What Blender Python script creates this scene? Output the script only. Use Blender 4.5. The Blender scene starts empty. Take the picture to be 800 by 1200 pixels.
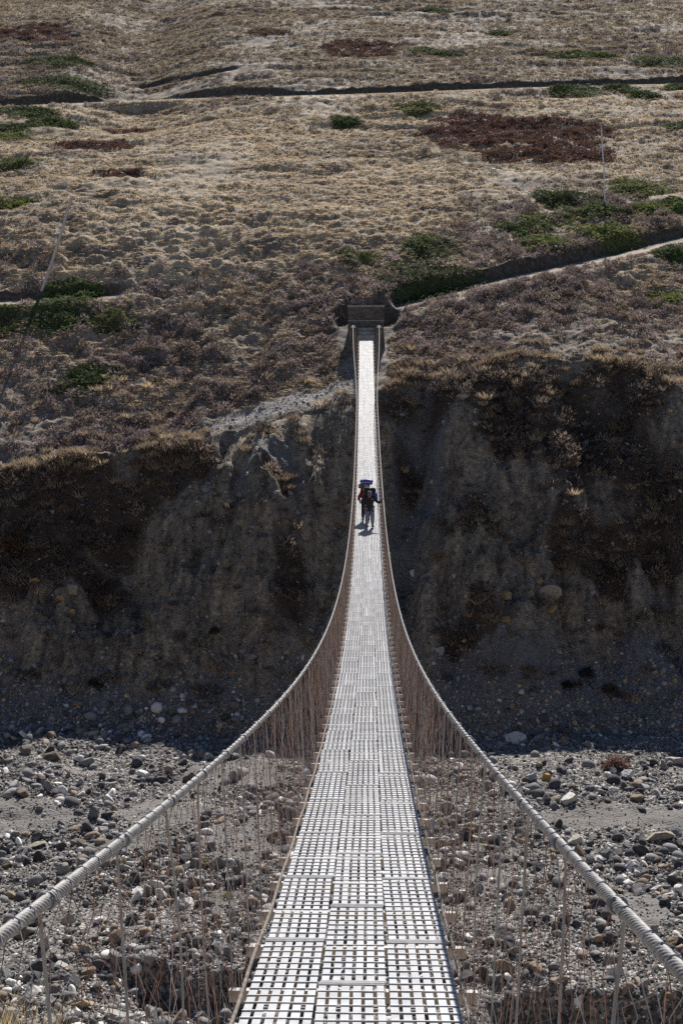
import bpy, bmesh, math, random
import numpy as np
from mathutils import Vector, Matrix

R = math.radians
rng = np.random.default_rng(7)
random.seed(7)
SC = bpy.context.scene
COL = SC.collection

# ------------------------------------------------------------------ camera numbers (photo is 800 x 1200)
F = 1600.0
PITCH, YAW = R(8.25), R(1.07)
CAM = np.array([0.085, 0.0, 0.0])
_fw = np.array([-math.sin(YAW) * math.cos(PITCH), math.cos(YAW) * math.cos(PITCH), -math.sin(PITCH)])
_rt = np.array([math.cos(YAW), math.sin(YAW), 0.0])
_up = np.cross(_rt, _fw)

def ray(px, py):
    return _fw + _rt * ((px - 400) / F) - _up * ((py - 600) / F)

def project(P):
    d = P - CAM
    dep = d @ _fw
    return 400 + F * (d @ _rt) / dep, 600 - F * (d @ _up) / dep, dep

# ------------------------------------------------------------------ noise
_T = np.random.default_rng(3).random((24, 256, 256))

def vn(x, y, s=0):
    T = _T[s % 24]
    x = np.asarray(x, float) + 17.3 * s + 1000; y = np.asarray(y, float) + 31.7 * s + 1000
    ix = np.floor(x).astype(int); iy = np.floor(y).astype(int)
    fx = x - ix; fy = y - iy
    fx = fx * fx * fx * (fx * (fx * 6 - 15) + 10); fy = fy * fy * fy * (fy * (fy * 6 - 15) + 10)
    a = T[ix & 255, iy & 255]; b = T[(ix + 1) & 255, iy & 255]
    c = T[ix & 255, (iy + 1) & 255]; d = T[(ix + 1) & 255, (iy + 1) & 255]
    return (a + (b - a) * fx) * (1 - fy) + (c + (d - c) * fx) * fy - 0.5

def fbm(x, y, oct=4, s=0, g=0.5):
    v = 0; a = 1.0; f = 1.0
    for k in range(oct):
        v = v + a * vn(x * f, y * f, s + k); a *= g; f *= 2.03
    return v

def sstep(a, b, t):
    t = np.clip((t - a) / (b - a), 0, 1)
    return t * t * (3 - 2 * t)

# ------------------------------------------------------------------ terrain
_bp = [(-2500, 560, 86), (-900, 556, 88), (-300, 548, 90), (0, 548, 91), (100, 540, 92), (200, 528, 93), (255, 506, 94),
       (330, 494, 95), (405, 474, 96), (430, 462, 97), (450, 455, 97.5), (520, 433, 98), (600, 420, 98.5),
       (700, 421, 98), (800, 434, 97), (1100, 442, 96), (1600, 430, 96), (3000, 430, 95)]
_bx, _bY, _bz = [], [], []
for px, py, Y in _bp:
    r = ray(px, py); t = Y / r[1]
    _bx.append(r[0] * t + CAM[0]); _bY.append(Y); _bz.append(r[2] * t)

def z_river(x, Y):
    z = -24.5 + 0.9 * fbm(x * .05, Y * .06, 3, 1) + 0.35 * fbm(x * .3, Y * .35, 3, 4) + 0.10 * fbm(x * 1.6, Y * 1.8, 3, 9)
    return z

def z_base(x, Y):
    x = np.asarray(x, float); Y = np.asarray(Y, float)
    wob = 1.6 * fbm(x * .12, Y * .02, 3, 5)
    Yb = np.interp(x, _bx, _bY) + wob * .6 + .7 * fbm(x * .5, x * 0, 3, 12)
    zb = np.interp(x, _bx, _bz) + .5 * fbm(x * .3, Y * 0, 3, 6)
    Yt = 77.8 + 1.5 * fbm(x * .06, x * 0, 2, 8)
    zr = z_river(x, Y)
    # hill
    U = -1.8 + .4 * (Y - 100)
    U = np.where(Y > 300, U, U)
    dip = zb - (-1.8 + .4 * (Yb - 100))
    k = sstep(0, 34, Y - Yb)
    zh = U + dip * (1 - k)
    gl = np.exp(-((x + 26 + .1 * (Y - 150)) / 7.0) ** 2) * sstep(140, 175, Y)      # shallow gully high on the left
    zh = zh - 2.2 * gl + 1.3 * fbm(x * .03, Y * .025, 3, 11) * sstep(112, 150, Y)
    up = sstep(118, 140, Y)
    rough = .45 + 1.1 * sstep(-.25, .35, fbm(x * .05, Y * .07, 3, 22))
    zh = zh + (0.44 * (1 - up) + .15 * up) * rough * fbm(x * .48, Y * .52, 5, 13, .58) + .42 * up * vn(x * .07 + .8 * vn(x * .2, Y * .2, 3), Y * .42, 15) \
        + .30 * up * rough * vn(x * .20 + vn(x * .4, Y * .4, 7), Y * .9, 16) + (.30 - .13 * up) * fbm(x * 1.3, Y * 1.6, 3, 18)
    spur = np.exp(-(np.hypot((x + 5.0) / 5.5, (Y - np.interp(x, _bx, _bY) - 1.0) / 3.2)) ** 2)
    head = np.exp(-(np.hypot(x, Y - 104.5) / 4.5) ** 2)
    zh = zh + (U + dip * (1 - k) + .2 - zh) * np.maximum(.85 * spur, .45 * head)
    # cliff
    t = np.clip((Y - Yt) / (Yb - Yt), 0, 1)
    bump = np.clip(4 * t * (1 - t), 0, 1)
    rib = 3.0 * fbm(x * .16 + .4 * vn(x * .2, Y * .1, 2), Y * .05, 4, 19) + .9 * fbm(x * .5, Y * .3, 4, 21)
    t = np.clip(t + bump * rib * .10, 0, 1)
    zc = zr + (zb - zr) * (.72 * t + .28 * t * t) + bump * (.75 * fbm(x * .8, Y * .7, 5, 2, .55) - 1.6 * np.clip(vn(x * .45 + .5 * vn(x * .3, Y * .2, 3), Y * .07, 17) - .12, 0, 1))
    z = np.where(Y > Yb, zh, np.where(Y > Yt, zc, zr))
    # smooth brink a little
    # near bank
    lip = .75 * sstep(-2.1, -1.3, x) + .4 * sstep(-5, -9, x)
    nb = np.where(Y < 7.3, -1.98 - .30 * np.maximum(Y, 0) + .12 * np.maximum(-Y, 0), -4.17 - 1.08 * (Y - 7.3)) - lip * sstep(1.5, 6, Y)
    nb = nb + .12 * fbm(x * .8, Y * .8, 3, 7) * sstep(0, 3, np.abs(x) + np.maximum(0, Y - 1))
    z = np.where(Y < 45, np.maximum(nb, z), z)
    return z, Yb, Yt, t

def hit(px, py, zf, lo=12.0, hi=420.0):
    r = ray(px, py)
    Ys = np.arange(lo, hi, .1)
    t = Ys / r[1]
    X = CAM[0] + r[0] * t; Zr = r[2] * t
    Z = zf(X, Ys)
    i = np.argmax(Zr < Z)
    return np.array([X[i], Ys[i], Z[i]])

zb0 = lambda x, Y: z_base(x, Y)[0]

def patch_(px, py, hw, hh, lo=30, k=.40):
    P = hit(px, py, zb0, lo); d = np.linalg.norm(P - CAM)
    return P[0], P[1], hw * d / F, hh * d / F / k

class Trail:
    def __init__(s, pts, w, taper, ln):
        pts = np.array(pts, float)
        qx = np.linspace(pts[0, 0], pts[-1, 0], 70); qy = np.interp(qx, pts[:, 0], pts[:, 1])
        P = np.array([hit(px, py, zb0, 99) for px, py in zip(qx, qy)])
        Pp = np.pad(P, ((5, 5), (0, 0)), mode='edge'); P = np.stack([np.convolve(Pp[:, k], np.ones(11) / 11, 'valid') for k in range(3)], 1)
        P = P[np.argsort(P[:, 0])]
        s.x = P[:, 0]; s.Y = P[:, 1]; s.z = P[:, 2]; s.w = w; s.tp = taper; s.ln = ln
        k = np.ones(5) / 5
        s.cs = np.cos(np.arctan2(s.Y[-1] - s.Y[0], s.x[-1] - s.x[0]))
    def dist(s, x, Y):
        wig = .25 * vn(x * .25, x * 0, 9)
        Yc = np.interp(x, s.x, s.Y) + wig
        return (Y - Yc) * s.cs
    def ends(s, x):
        return sstep(s.x[0] - s.tp, s.x[0], x) * (1 - sstep(s.x[-1], s.x[-1] + s.tp, x))
    def carve(s, x, Y, z):
        d = s.dist(x, Y); w = s.w
        zt = np.interp(x, s.x, s.z)
        e = s.ends(x)
        lv = zt - .17 * w + .20 * np.clip(d, -2 * w, .6 * w)
        bank = lv + np.maximum(0, d - w * .6) * 2.1
        zz = np.where(d > w * .6, np.minimum(z, bank), np.where(d > -w * .85, lv + .05 * (z - lv), lv + (z - lv) * sstep(-.85 * w, -1.5 * w, d)))
        near = np.abs(d) < 9
        return np.where(near, z + (zz - z) * e, z)
    def mask(s, x, Y):
        d = s.dist(x, Y)
        return (d > s.w * .05 + .7 * vn(x * .7, Y * .7, 4)) & (d < s.w * .52) & (s.ends(x) > .5)

TRAILS = [Trail([(-300, 128), (0, 122), (100, 117), (200, 112), (400, 108), (520, 103), (640, 98), (800, 95), (1100, 92)], 2.5, 4, 'upper'),
          Trail([(455, 360), (480, 352), (520, 341), (560, 332), (600, 322), (660, 310), (720, 296), (800, 276), (900, 254), (1000, 240)], 2.6, 1.0, 'right'),
          Trail([(-300, 362), (0, 352), (60, 349), (135, 344)], 1.7, 3, 'left'),
          Trail([(170, 103), (200, 96), (240, 88), (268, 81)], 1.6, 3, 'spur')]

def zf(x, Y):
    z, Yb, Yt, t = z_base(x, Y)
    for T in TRAILS:
        z = T.carve(x, Y, z)
    # platform and dug-out bank behind the bridge head
    r = np.sqrt(((x + .1) / .85) ** 2 + (Y - 107.4) ** 2) + .7 * vn(x * .7, Y * .7, 5) + .25 * vn(x * 2.5, Y * 2.5, 6)
    cut = -1.0 + np.maximum(0, r - 3.0) * 1.7
    cut = np.where(Y > 103.2, cut, 1e3)
    z = np.minimum(z, cut)
    # two small eroded scarps in the river bed
    for (xa, xb, Y0, h) in ((-9.2, -4.2, 49.2, 1.25), (5.2, 26, 47.2, 1.5)):
        e = sstep(xa - 1.6, xa + 1.0, x + vn(x, Y, 6)) * (1 - sstep(xb - 1.0, xb + 1.6, x + vn(x, Y, 6)))
        d = Y0 + 1.6 * fbm(x * .5, x * 0, 3, 3) + .5 * vn(x * 2, Y, 4) - Y
        z = z - e * h * sstep(0, .7, d) * (1 - sstep(2.2, 5.5, d))
    return z

def zfull(x, Y):
    x = np.asarray(x, float); Y = np.asarray(Y, float)
    return zf(x, Y)

def at(px, py, lo=12.0):
    return hit(px, py, zfull, lo)

# ------------------------------------------------------------------ small helpers
def mesh_obj(name, V, Fc, mats=None, parent=None, tint=None, smooth=False, midx=None):
    V = np.asarray(V, np.float32)
    me = bpy.data.meshes.new(name)
    if isinstance(Fc, np.ndarray):
        n, k = Fc.shape
        me.vertices.add(len(V)); me.vertices.foreach_set('co', V.ravel())
        me.loops.add(n * k); me.loops.foreach_set('vertex_index', Fc.astype(np.int32).ravel())
        me.polygons.add(n); me.polygons.foreach_set('loop_start', np.arange(0, n * k, k, dtype=np.int32))
        me.polygons.foreach_set('loop_total', np.full(n, k, np.int32))
    else:
        me.from_pydata([tuple(v) for v in V], [], Fc)
    me.update(calc_edges=True)
    if tint is not None:
        a = me.color_attributes.new('tint', 'FLOAT_COLOR', 'POINT')
        c = np.ones((len(V), 4), np.float32); c[:, :3] = tint
        a.data.foreach_set('color', c.ravel())
    if smooth:
        me.polygons.foreach_set('use_smooth', np.ones(len(me.polygons), bool))
    if mats is not None:
        for m in (mats if isinstance(mats, (list, tuple)) else [mats]):
            me.materials.append(m)
    if midx is not None:
        me.polygons.foreach_set('material_index', np.asarray(midx, np.int32))
    o = bpy.data.objects.new(name, me); COL.objects.link(o)
    if parent is not None:
        o.parent = parent
    return o

def tag(o, label=None, cat=None, group=None, kind=None):
    if label: o['label'] = label
    if cat: o['category'] = cat
    if group: o['group'] = group
    if kind: o['kind'] = kind
    return o

def empty(name, loc):
    o = bpy.data.objects.new(name, None); o.empty_display_size = .2
    o.location = loc; COL.objects.link(o); return o

class MB:
    """collects boxes and tubes into one mesh"""
    def __init__(s): s.V = []; s.F = []; s.M = []; s.T = []; s.n = 0
    def add(s, V, Fc, m=0, t=(1, 1, 1)):
        V = np.asarray(V, float)
        s.V.append(V)
        for f in Fc:
            s.F.append(tuple(i + s.n for i in f)); s.M.append(m)
        s.T.append(np.tile(np.asarray(t, float), (len(V), 1)))
        s.n += len(V)
    def box(s, c, ax, ay, az, m=0, t=(1, 1, 1)):      # half-axis vectors
        c = np.asarray(c, float)
        V = [c + i * ax + j * ay + k * az for i in (-1, 1) for j in (-1, 1) for k in (-1, 1)]
        s.add(V, [(0, 1, 3, 2), (4, 6, 7, 5), (0, 4, 5, 1), (2, 3, 7, 6), (0, 2, 6, 4), (1, 5, 7, 3)], m, t)
    def bx(s, x0, x1, y0, y1, z0, z1, m=0, t=(1, 1, 1)):
        s.box(((x0 + x1) / 2, (y0 + y1) / 2, (z0 + z1) / 2), np.array([(x1 - x0) / 2, 0, 0]), np.array([0, (y1 - y0) / 2, 0]), np.array([0, 0, (z1 - z0) / 2]), m, t)
    def tube(s, P, r, n=6, m=0, t=(1, 1, 1), cap=True):
        P = np.asarray(P, float); k = len(P)
        r = np.broadcast_to(np.asarray(r, float), (k,))
        D = np.gradient(P, axis=0); D /= np.linalg.norm(D, axis=1)[:, None] + 1e-9
        ref = np.array([0, 0, 1.0]) if abs(D[0][2]) < .8 else np.array([1.0, 0, 0])
        A = np.cross(D, ref); A /= np.linalg.norm(A, axis=1)[:, None] + 1e-9
        B = np.cross(D, A)
        an = np.arange(n) * 2 * math.pi / n
        V = (P[:, None, :] + r[:, None, None] * (A[:, None, :] * np.cos(an)[None, :, None] + B[:, None, :] * np.sin(an)[None, :, None])).reshape(-1, 3)
        Fc = []
        for i in range(k - 1):
            for j in range(n):
                a = i * n + j; b = i * n + (j + 1) % n
                Fc.append((a, b, b + n, a + n))
        if cap:
            Fc.append(tuple(range(n))); Fc.append(tuple(range(k * n - 1, (k - 1) * n - 1, -1)))
        s.add(V, Fc, m, t)
    def build(s, name, mats, parent=None, smooth=False, tint=False, origin=None):
        V = np.concatenate(s.V)
        if origin is not None: V = V - np.asarray(origin)
        return mesh_obj(name, V, s.F, mats, parent, np.concatenate(s.T) if tint else None, smooth, s.M if max(s.M) > 0 else None)

# ------------------------------------------------------------------ materials
def new_mat(name):
    m = bpy.data.materials.new(name); m.use_nodes = True
    nt = m.node_tree; nt.nodes.clear()
    out = nt.nodes.new('ShaderNodeOutputMaterial'); b = nt.nodes.new('ShaderNodeBsdfPrincipled')
    nt.links.new(b.outputs[0], out.inputs[0])
    b.inputs['Roughness'].default_value = .9
    b.inputs['Specular IOR Level'].default_value = .2
    return m, nt, b

def N(nt, typ, **kw):
    n = nt.nodes.new(typ)
    for k, v in kw.items():
        if k in n.inputs.keys() if hasattr(n.inputs, 'keys') else False:
            n.inputs[k].default_value = v
        else:
            setattr(n, k, v)
    return n

def noise(nt, vec, scale, detail=4, rough=.6, dist=0):
    n = nt.nodes.new('ShaderNodeTexNoise'); n.inputs['Scale'].default_value = scale
    n.inputs['Detail'].default_value = detail; n.inputs['Roughness'].default_value = rough; n.inputs['Distortion'].default_value = dist
    nt.links.new(vec, n.inputs['Vector']); return n.outputs['Fac']

def ramp(nt, fac, stops, interp='LINEAR'):
    n = nt.nodes.new('ShaderNodeValToRGB'); e = n.color_ramp.elements; n.color_ramp.interpolation = interp
    while len(e) < len(stops): e.new(.5)
    for el, (p, c) in zip(e, stops):
        el.position = p; el.color = (*c, 1) if len(c) == 3 else c
    nt.links.new(fac, n.inputs['Fac']); return n.outputs['Color']

def mix(nt, a, b, fac, mode='MIX'):
    n = nt.nodes.new('ShaderNodeMix'); n.data_type = 'RGBA'; n.blend_type = mode
    for sock, v in ((n.inputs[6], a), (n.inputs[7], b), (n.inputs[0], fac)):
        if isinstance(v, (tuple, list)): sock.default_value = (*v, 1)
        elif isinstance(v, (int, float)): sock.default_value = v
        else: nt.links.new(v, sock)
    return n.outputs[2]

def bump(nt, b, h, strength, dist):
    n = nt.nodes.new('ShaderNodeBump'); n.inputs['Strength'].default_value = strength; n.inputs['Distance'].default_value = dist
    nt.links.new(h, n.inputs['Height']); nt.links.new(n.outputs[0], b.inputs['Normal'])

def objco(nt):
    return nt.nodes.new('ShaderNodeTexCoord').outputs['Object']

def scaled(nt, v, s):
    n = nt.nodes.new('ShaderNodeMapping'); n.inputs['Scale'].default_value = s
    nt.links.new(v, n.inputs['Vector']); return n.outputs[0]

def m_hill():
    m, nt, b = new_mat('hill_ground')
    v = objco(nt)
    big = noise(nt, scaled(nt, v, (.6, 1.2, 1.2)), .22, 5, .6)
    fine = noise(nt, v, 2.6, 6, .7)
    c1 = ramp(nt, fine, [(.28, (.18, .142, .102)), (.46, (.335, .269, .186)), (.7, (.45, .368, .257))])
    c2 = ramp(nt, fine, [(.3, (.08, .066, .06)), (.52, (.165, .134, .115)), (.75, (.28, .23, .18))])
    c = mix(nt, c1, c2, ramp(nt, big, [(.45, (0, 0, 0)), (.62, (1, 1, 1))]))
    at_ = nt.nodes.new('ShaderNodeAttribute'); at_.attribute_name = 'tint'
    sx = nt.nodes.new('ShaderNodeSeparateColor'); nt.links.new(at_.outputs['Color'], sx.inputs[0])
    c = mix(nt, c, c2, sx.outputs[0])
    c = mix(nt, c, ramp(nt, fine, [(.3, (.03, .025, .021)), (.5, (.075, .06, .047)), (.7, (.15, .12, .095))]), sx.outputs[2])  # near-black peaty soil, also painting in the shade of the cut banks
    grav = ramp(nt, noise(nt, v, 5, 5, .7), [(.3, (.16, .148, .135)), (.7, (.34, .315, .29))])
    c = mix(nt, c, grav, sx.outputs[1])
    nt.links.new(c, b.inputs['Base Color'])
    bump(nt, b, fine, .5, .12)
    return m

def m_path():
    m, nt, b = new_mat('path_dirt')
    v = objco(nt)
    c = ramp(nt, noise(nt, v, 3, 6, .7), [(.3, (.11, .09, .072)), (.7, (.25, .208, .165))])
    nt.links.new(c, b.inputs['Base Color']); bump(nt, b, noise(nt, v, 4, 5, .7), .6, .1)
    return m

def m_cliff():
    m, nt, b = new_mat('cliff_soil')
    v = objco(nt)
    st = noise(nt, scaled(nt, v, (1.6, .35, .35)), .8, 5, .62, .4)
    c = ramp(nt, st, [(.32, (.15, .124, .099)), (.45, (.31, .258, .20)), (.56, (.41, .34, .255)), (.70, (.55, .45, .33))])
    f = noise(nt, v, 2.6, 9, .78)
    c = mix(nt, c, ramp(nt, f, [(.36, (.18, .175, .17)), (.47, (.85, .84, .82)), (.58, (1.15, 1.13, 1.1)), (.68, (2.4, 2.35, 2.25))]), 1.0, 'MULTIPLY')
    at_ = nt.nodes.new('ShaderNodeAttribute'); at_.attribute_name = 'tint'
    sx = nt.nodes.new('ShaderNodeSeparateColor'); nt.links.new(at_.outputs['Color'], sx.inputs[0])
    grav = ramp(nt, noise(nt, v, 6, 5, .75), [(.3, (.12, .117, .116)), (.7, (.36, .35, .342))])
    c = mix(nt, c, grav, sx.outputs[1])
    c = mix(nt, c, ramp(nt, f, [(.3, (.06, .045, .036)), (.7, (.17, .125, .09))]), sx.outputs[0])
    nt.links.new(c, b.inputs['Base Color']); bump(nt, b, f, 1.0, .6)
    return m

def m_river():
    m, nt, b = new_mat('river_gravel')
    v = objco(nt)
    vo = nt.nodes.new('ShaderNodeTexVoronoi'); vo.inputs['Scale'].default_value = 7.5; nt.links.new(v, vo.inputs['Vector'])
    sc = nt.nodes.new('ShaderNodeSeparateColor'); nt.links.new(vo.outputs['Color'], sc.inputs[0])
    peb = ramp(nt, sc.outputs[0], [(.1, (.055, .054, .054)), (.55, (.15, .145, .14)), (.85, (.26, .245, .23)), (1, (.45, .43, .41))])
    sand = ramp(nt, noise(nt, v, 9, 6, .75), [(.3, (.11, .107, .105)), (.7, (.205, .198, .192))])
    at_ = nt.nodes.new('ShaderNodeAttribute'); at_.attribute_name = 'tint'
    sx = nt.nodes.new('ShaderNodeSeparateColor'); nt.links.new(at_.outputs['Color'], sx.inputs[0])
    c = mix(nt, peb, sand, sx.outputs[2])
    tone = ramp(nt, noise(nt, v, .35, 4, .6), [(.35, (.8, .78, .76)), (.65, (1.08, 1.05, 1.02))])
    c = mix(nt, c, tone, 1.0, 'MULTIPLY')
    nt.links.new(c, b.inputs['Base Color'])
    inv = nt.nodes.new('ShaderNodeMath'); inv.operation = 'SUBTRACT'; inv.inputs[0].default_value = 1
    nt.links.new(vo.outputs['Distance'], inv.inputs[1])
    bump(nt, b, inv.outputs[0], .7, .08)
    return m

def m_tint(name, rough=.9, transl=0.0, spec=.1):
    m, nt, b = new_mat(name)
    a = nt.nodes.new('ShaderNodeAttribute'); a.attribute_name = 'tint'
    c = a.outputs['Color']
    v = objco(nt)
    c = mix(nt, c, ramp(nt, noise(nt, v, 5, 4, .7), [(.3, (.7, .7, .7)), (.7, (1.25, 1.22, 1.2))]), 1.0, 'MULTIPLY')
    nt.links.new(c, b.inputs['Base Color'])
    b.inputs['Roughness'].default_value = rough; b.inputs['Specular IOR Level'].default_value = spec
    if transl:
        out = [n for n in nt.nodes if n.type == 'OUTPUT_MATERIAL'][0]
        tr = nt.nodes.new('ShaderNodeBsdfTranslucent'); nt.links.new(c, tr.inputs['Color'])
        ms = nt.nodes.new('ShaderNodeMixShader'); ms.inputs[0].default_value = transl
        nt.links.new(b.outputs[0], ms.inputs[1]); nt.links.new(tr.outputs[0], ms.inputs[2]); nt.links.new(ms.outputs[0], out.inputs[0])
    return m

def m_rock_obj():
    m, nt, b = new_mat('stone')
    oi = nt.nodes.new('ShaderNodeObjectInfo'); v = objco(nt)
    c = mix(nt, oi.outputs['Color'], ramp(nt, noise(nt, v, 3.5, 6, .7), [(.3, (.62, .62, .62)), (.7, (1.3, 1.27, 1.22))]), 1.0, 'MULTIPLY')
    nt.links.new(c, b.inputs['Base Color']); b.inputs['Roughness'].default_value = .8
    bump(nt, b, noise(nt, v, 8, 5, .7), .5, .12)
    return m

def m_plain(name, col, rough=.7, metal=0.0, var=.25, scale=8, spec=.3, bmp=0):
    m, nt, b = new_mat(name); v = objco(nt)
    lo = tuple(max(0, c * (1 - var)) for c in col); hi = tuple(min(1, c * (1 + var)) for c in col)
    f = noise(nt, v, scale, 5, .65)
    nt.links.new(ramp(nt, f, [(.3, lo), (.7, hi)]), b.inputs['Base Color'])
    b.inputs['Roughness'].default_value = rough; b.inputs['Metallic'].default_value = metal; b.inputs['Specular IOR Level'].default_value = spec
    if bmp: bump(nt, b, f, .6, bmp)
    return m

def m_masonry():
    m, nt, b = new_mat('dry_stone'); v = objco(nt)
    br = nt.nodes.new('ShaderNodeTexBrick')
    br.inputs['Scale'].default_value = 1; br.inputs['Brick Width'].default_value = .34; br.inputs['Row Height'].default_value = .13
    br.inputs['Mortar Size'].default_value = .012; br.inputs['Color1'].default_value = (.085, .078, .072, 1); br.inputs['Color2'].default_value = (.17, .145, .115, 1)
    br.inputs['Mortar'].default_value = (.04, .037, .035, 1)
    mp = nt.nodes.new('ShaderNodeMapping'); mp.inputs['Rotation'].default_value = (R(90), 0, 0); nt.links.new(v, mp.inputs['Vector'])
    nt.links.new(mp.outputs[0], br.inputs['Vector'])
    c = mix(nt, br.outputs['Color'], ramp(nt, noise(nt, v, 5, 5, .7), [(.3, (.6, .6, .6)), (.7, (1.3, 1.25, 1.2))]), 1.0, 'MULTIPLY')
    nt.links.new(c, b.inputs['Base Color'])
    bump(nt, b, br.outputs['Fac'], -.8, .05)
    return m

M_HILL, M_PATH, M_CLIFF, M_RIVER = m_hill(), m_path(), m_cliff(), m_river()
M_GRASS = m_tint('dry_grass_blades', .85, .40)
M_SCRUB = m_tint('scrub_twigs', .9, .35)
M_GREEN = m_tint('juniper_needles', .75, .35)
M_STONES = m_tint('loose_stones', .85, 0, .25)
M_ROCK = m_rock_obj()
M_WALL = m_masonry()
M_STEEL = m_plain('galvanised_steel', (.37, .378, .39), .58, .0, .24, 7, .25)
M_BAR = m_plain('dull_steel_bar', (.42, .42, .43), .55, .4, .2, 20)
M_CABLE = m_plain('weathered_cable', (.25, .245, .238), .65, .2, .35, 30)
M_CABLE2 = m_plain('rusty_cable', (.15, .125, .108), .75, .1, .7, 16)
M_ROD = m_plain('grey_wire_rod', (.26, .255, .25), .6, .3, .25, 10)
M_NET = m_tint('netting_wire', .7)
M_BEAM = m_plain('galvanised_beam', (.36, .34, .32), .65, .1, .4, 9)
M_CAP = m_plain('pale_concrete', (.62, .60, .57), .85, 0, .2, 5)
M_STEP = m_plain('step_stone', (.27, .25, .225), .9, 0, .35, 4, .2, .03)
M_WOOD = m_plain('weathered_wood', (.46, .41, .36), .85, 0, .3, 4)
M_ALU = m_plain('pale_metal_pole', (.55, .55, .56), .5, .4, .15, 4)

# --- patches read from the photo, kept as ground ellipses
def patch(px, py, hw, hh, k=.42, lo=99):
    P = at(px, py, lo); d = np.linalg.norm(P - CAM)
    return P[0], P[1], hw * d / F, max(.5, hh * d / F / k)
RUSSET = [patch(*q, .55) for q in ((600, 158, 120, 40), (560, 140, 60, 22), (640, 178, 80, 20), (135, 203, 32, 9), (120, 172, 50, 15), (45, 40, 50, 22), (310, 38, 32, 9), (425, 58, 50, 24), (150, 155, 30, 9))]
CALM = [patch(*q) for q in ((260, 215, 230, 115), (430, 230, 130, 90))]
DARKP = [patch(*q) for q in ((60, 55, 110, 75), (20, 110, 70, 40), (760, 250, 120, 40), (600, 290, 120, 40), (750, 60, 100, 40))]
def inpatch(x, Y, L, s=1.0):
    r = np.zeros(len(x))
    for (a, b, c, d) in L:
        r = np.maximum(r, 1 - np.hypot((x - a) / (c * s), (Y - b) / (d * s)))
    return r

# ------------------------------------------------------------------ terrain mesh
def rows():
    segs = [(-70, -10, 5), (-10, 12, .5), (12, 44, .4), (44, 76, .125), (76, 101, .11), (101, 122, .13), (122, 160, .19), (160, 240, .3), (240, 300, 1.5), (300, 460, 8)]
    o = []
    for a, b, d in segs: o.append(np.arange(a, b, d))
    return np.concatenate(o + [[460.0]])
RY = rows()
nd = 460
ud = np.linspace(-1, 1, nd)
ext = np.array([1.02, 1.06, 1.12, 1.2, 1.3, 1.42, 1.56, 1.75, 2.0, 2.3, 2.7, 3.3, 4.2, 5.5, 8, 12])
uu = np.concatenate([-ext[::-1], ud, ext])
Wd = np.maximum(.275 * RY + 3.5, 9)
X = uu[None, :] * Wd[:, None]
X = X + np.where(np.abs(uu) > 4, np.sign(uu) * 60, 0)[None, :]
YY = np.repeat(RY[:, None], len(uu), 1)
Z0, YB, YT, TT = z_base(X, YY)
ZZ = zfull(X, YY)
nr, nc = X.shape
V = np.stack([X, YY, ZZ], -1).reshape(-1, 3)
idx = np.arange(nr * nc).reshape(nr, nc)
Q = np.stack([idx[:-1, :-1], idx[:-1, 1:], idx[1:, 1:], idx[1:, :-1]], -1)
cls = np.full((nr, nc), 2)                                   # 0 near bank 1 river 2 hill 3 cliff 4 path
nz = .8 * vn(X * .8, YY * .8, 3)
cls[(YY < YB + .35 + nz)] = 3
cls[(YY < YT + nz)] = 1
cls[(YY < 27) & (ZZ > z_river(X, YY) + .05)] = 0
PM = np.zeros_like(cls, bool)
for T in TRAILS[:3]:
    PM |= T.mask(X, YY)
PM &= cls == 2
# bare landslip path running into the left side of the bridge head
def pathpoly(pts):
    return np.array([at(px, py, 88)[:2] for px, py in pts])
LP = pathpoly([(250, 512), (285, 492), (330, 476), (375, 464), (412, 456)])
def distpoly(x, y, P):
    d = np.full(np.shape(x), 1e9)
    for a, b in zip(P[:-1], P[1:]):
        ab = b - a; L = ab @ ab
        t = np.clip(((x - a[0]) * ab[0] + (y - a[1]) * ab[1]) / L, 0, 1)
        d = np.minimum(d, np.hypot(x - a[0] - t * ab[0], y - a[1] - t * ab[1]))
    return d
DLP = distpoly(X, YY, LP) + .7 * vn(X * .9, YY * .9, 8)
cls[PM] = 4
CV = [patch_(*q, 70, 1.15) for q in ((95, 585, 150, 48), (25, 625, 55, 65), (200, 560, 70, 36), (340, 655, 34, 70), (325, 560, 40, 22), (715, 520, 120, 95), (610, 500, 65, 65), (690, 640, 62, 42),
                                    (770, 620, 40, 60), (570, 450, 130, 26), (520, 470, 40, 28), (480, 575, 26, 40), (560, 600, 45, 30), (110, 690, 60, 24), (570, 720, 40, 24), (950, 540, 120, 110), (-150, 600, 130, 70))]
CG = [patch_(*q, 70, 1.15) for q in ((490, 580, 40, 150), (560, 790, 130, 40), (320, 540, 60, 45))]
def vegf(x, y):
    v = np.full(np.shape(x), -1.0)
    for a, b, c, d in CV: v = np.maximum(v, 1 - np.hypot((x - a) / c, (y - b) / d))
    return v + 1.0 * fbm(x * .22, y * .3, 4, 6)
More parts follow.
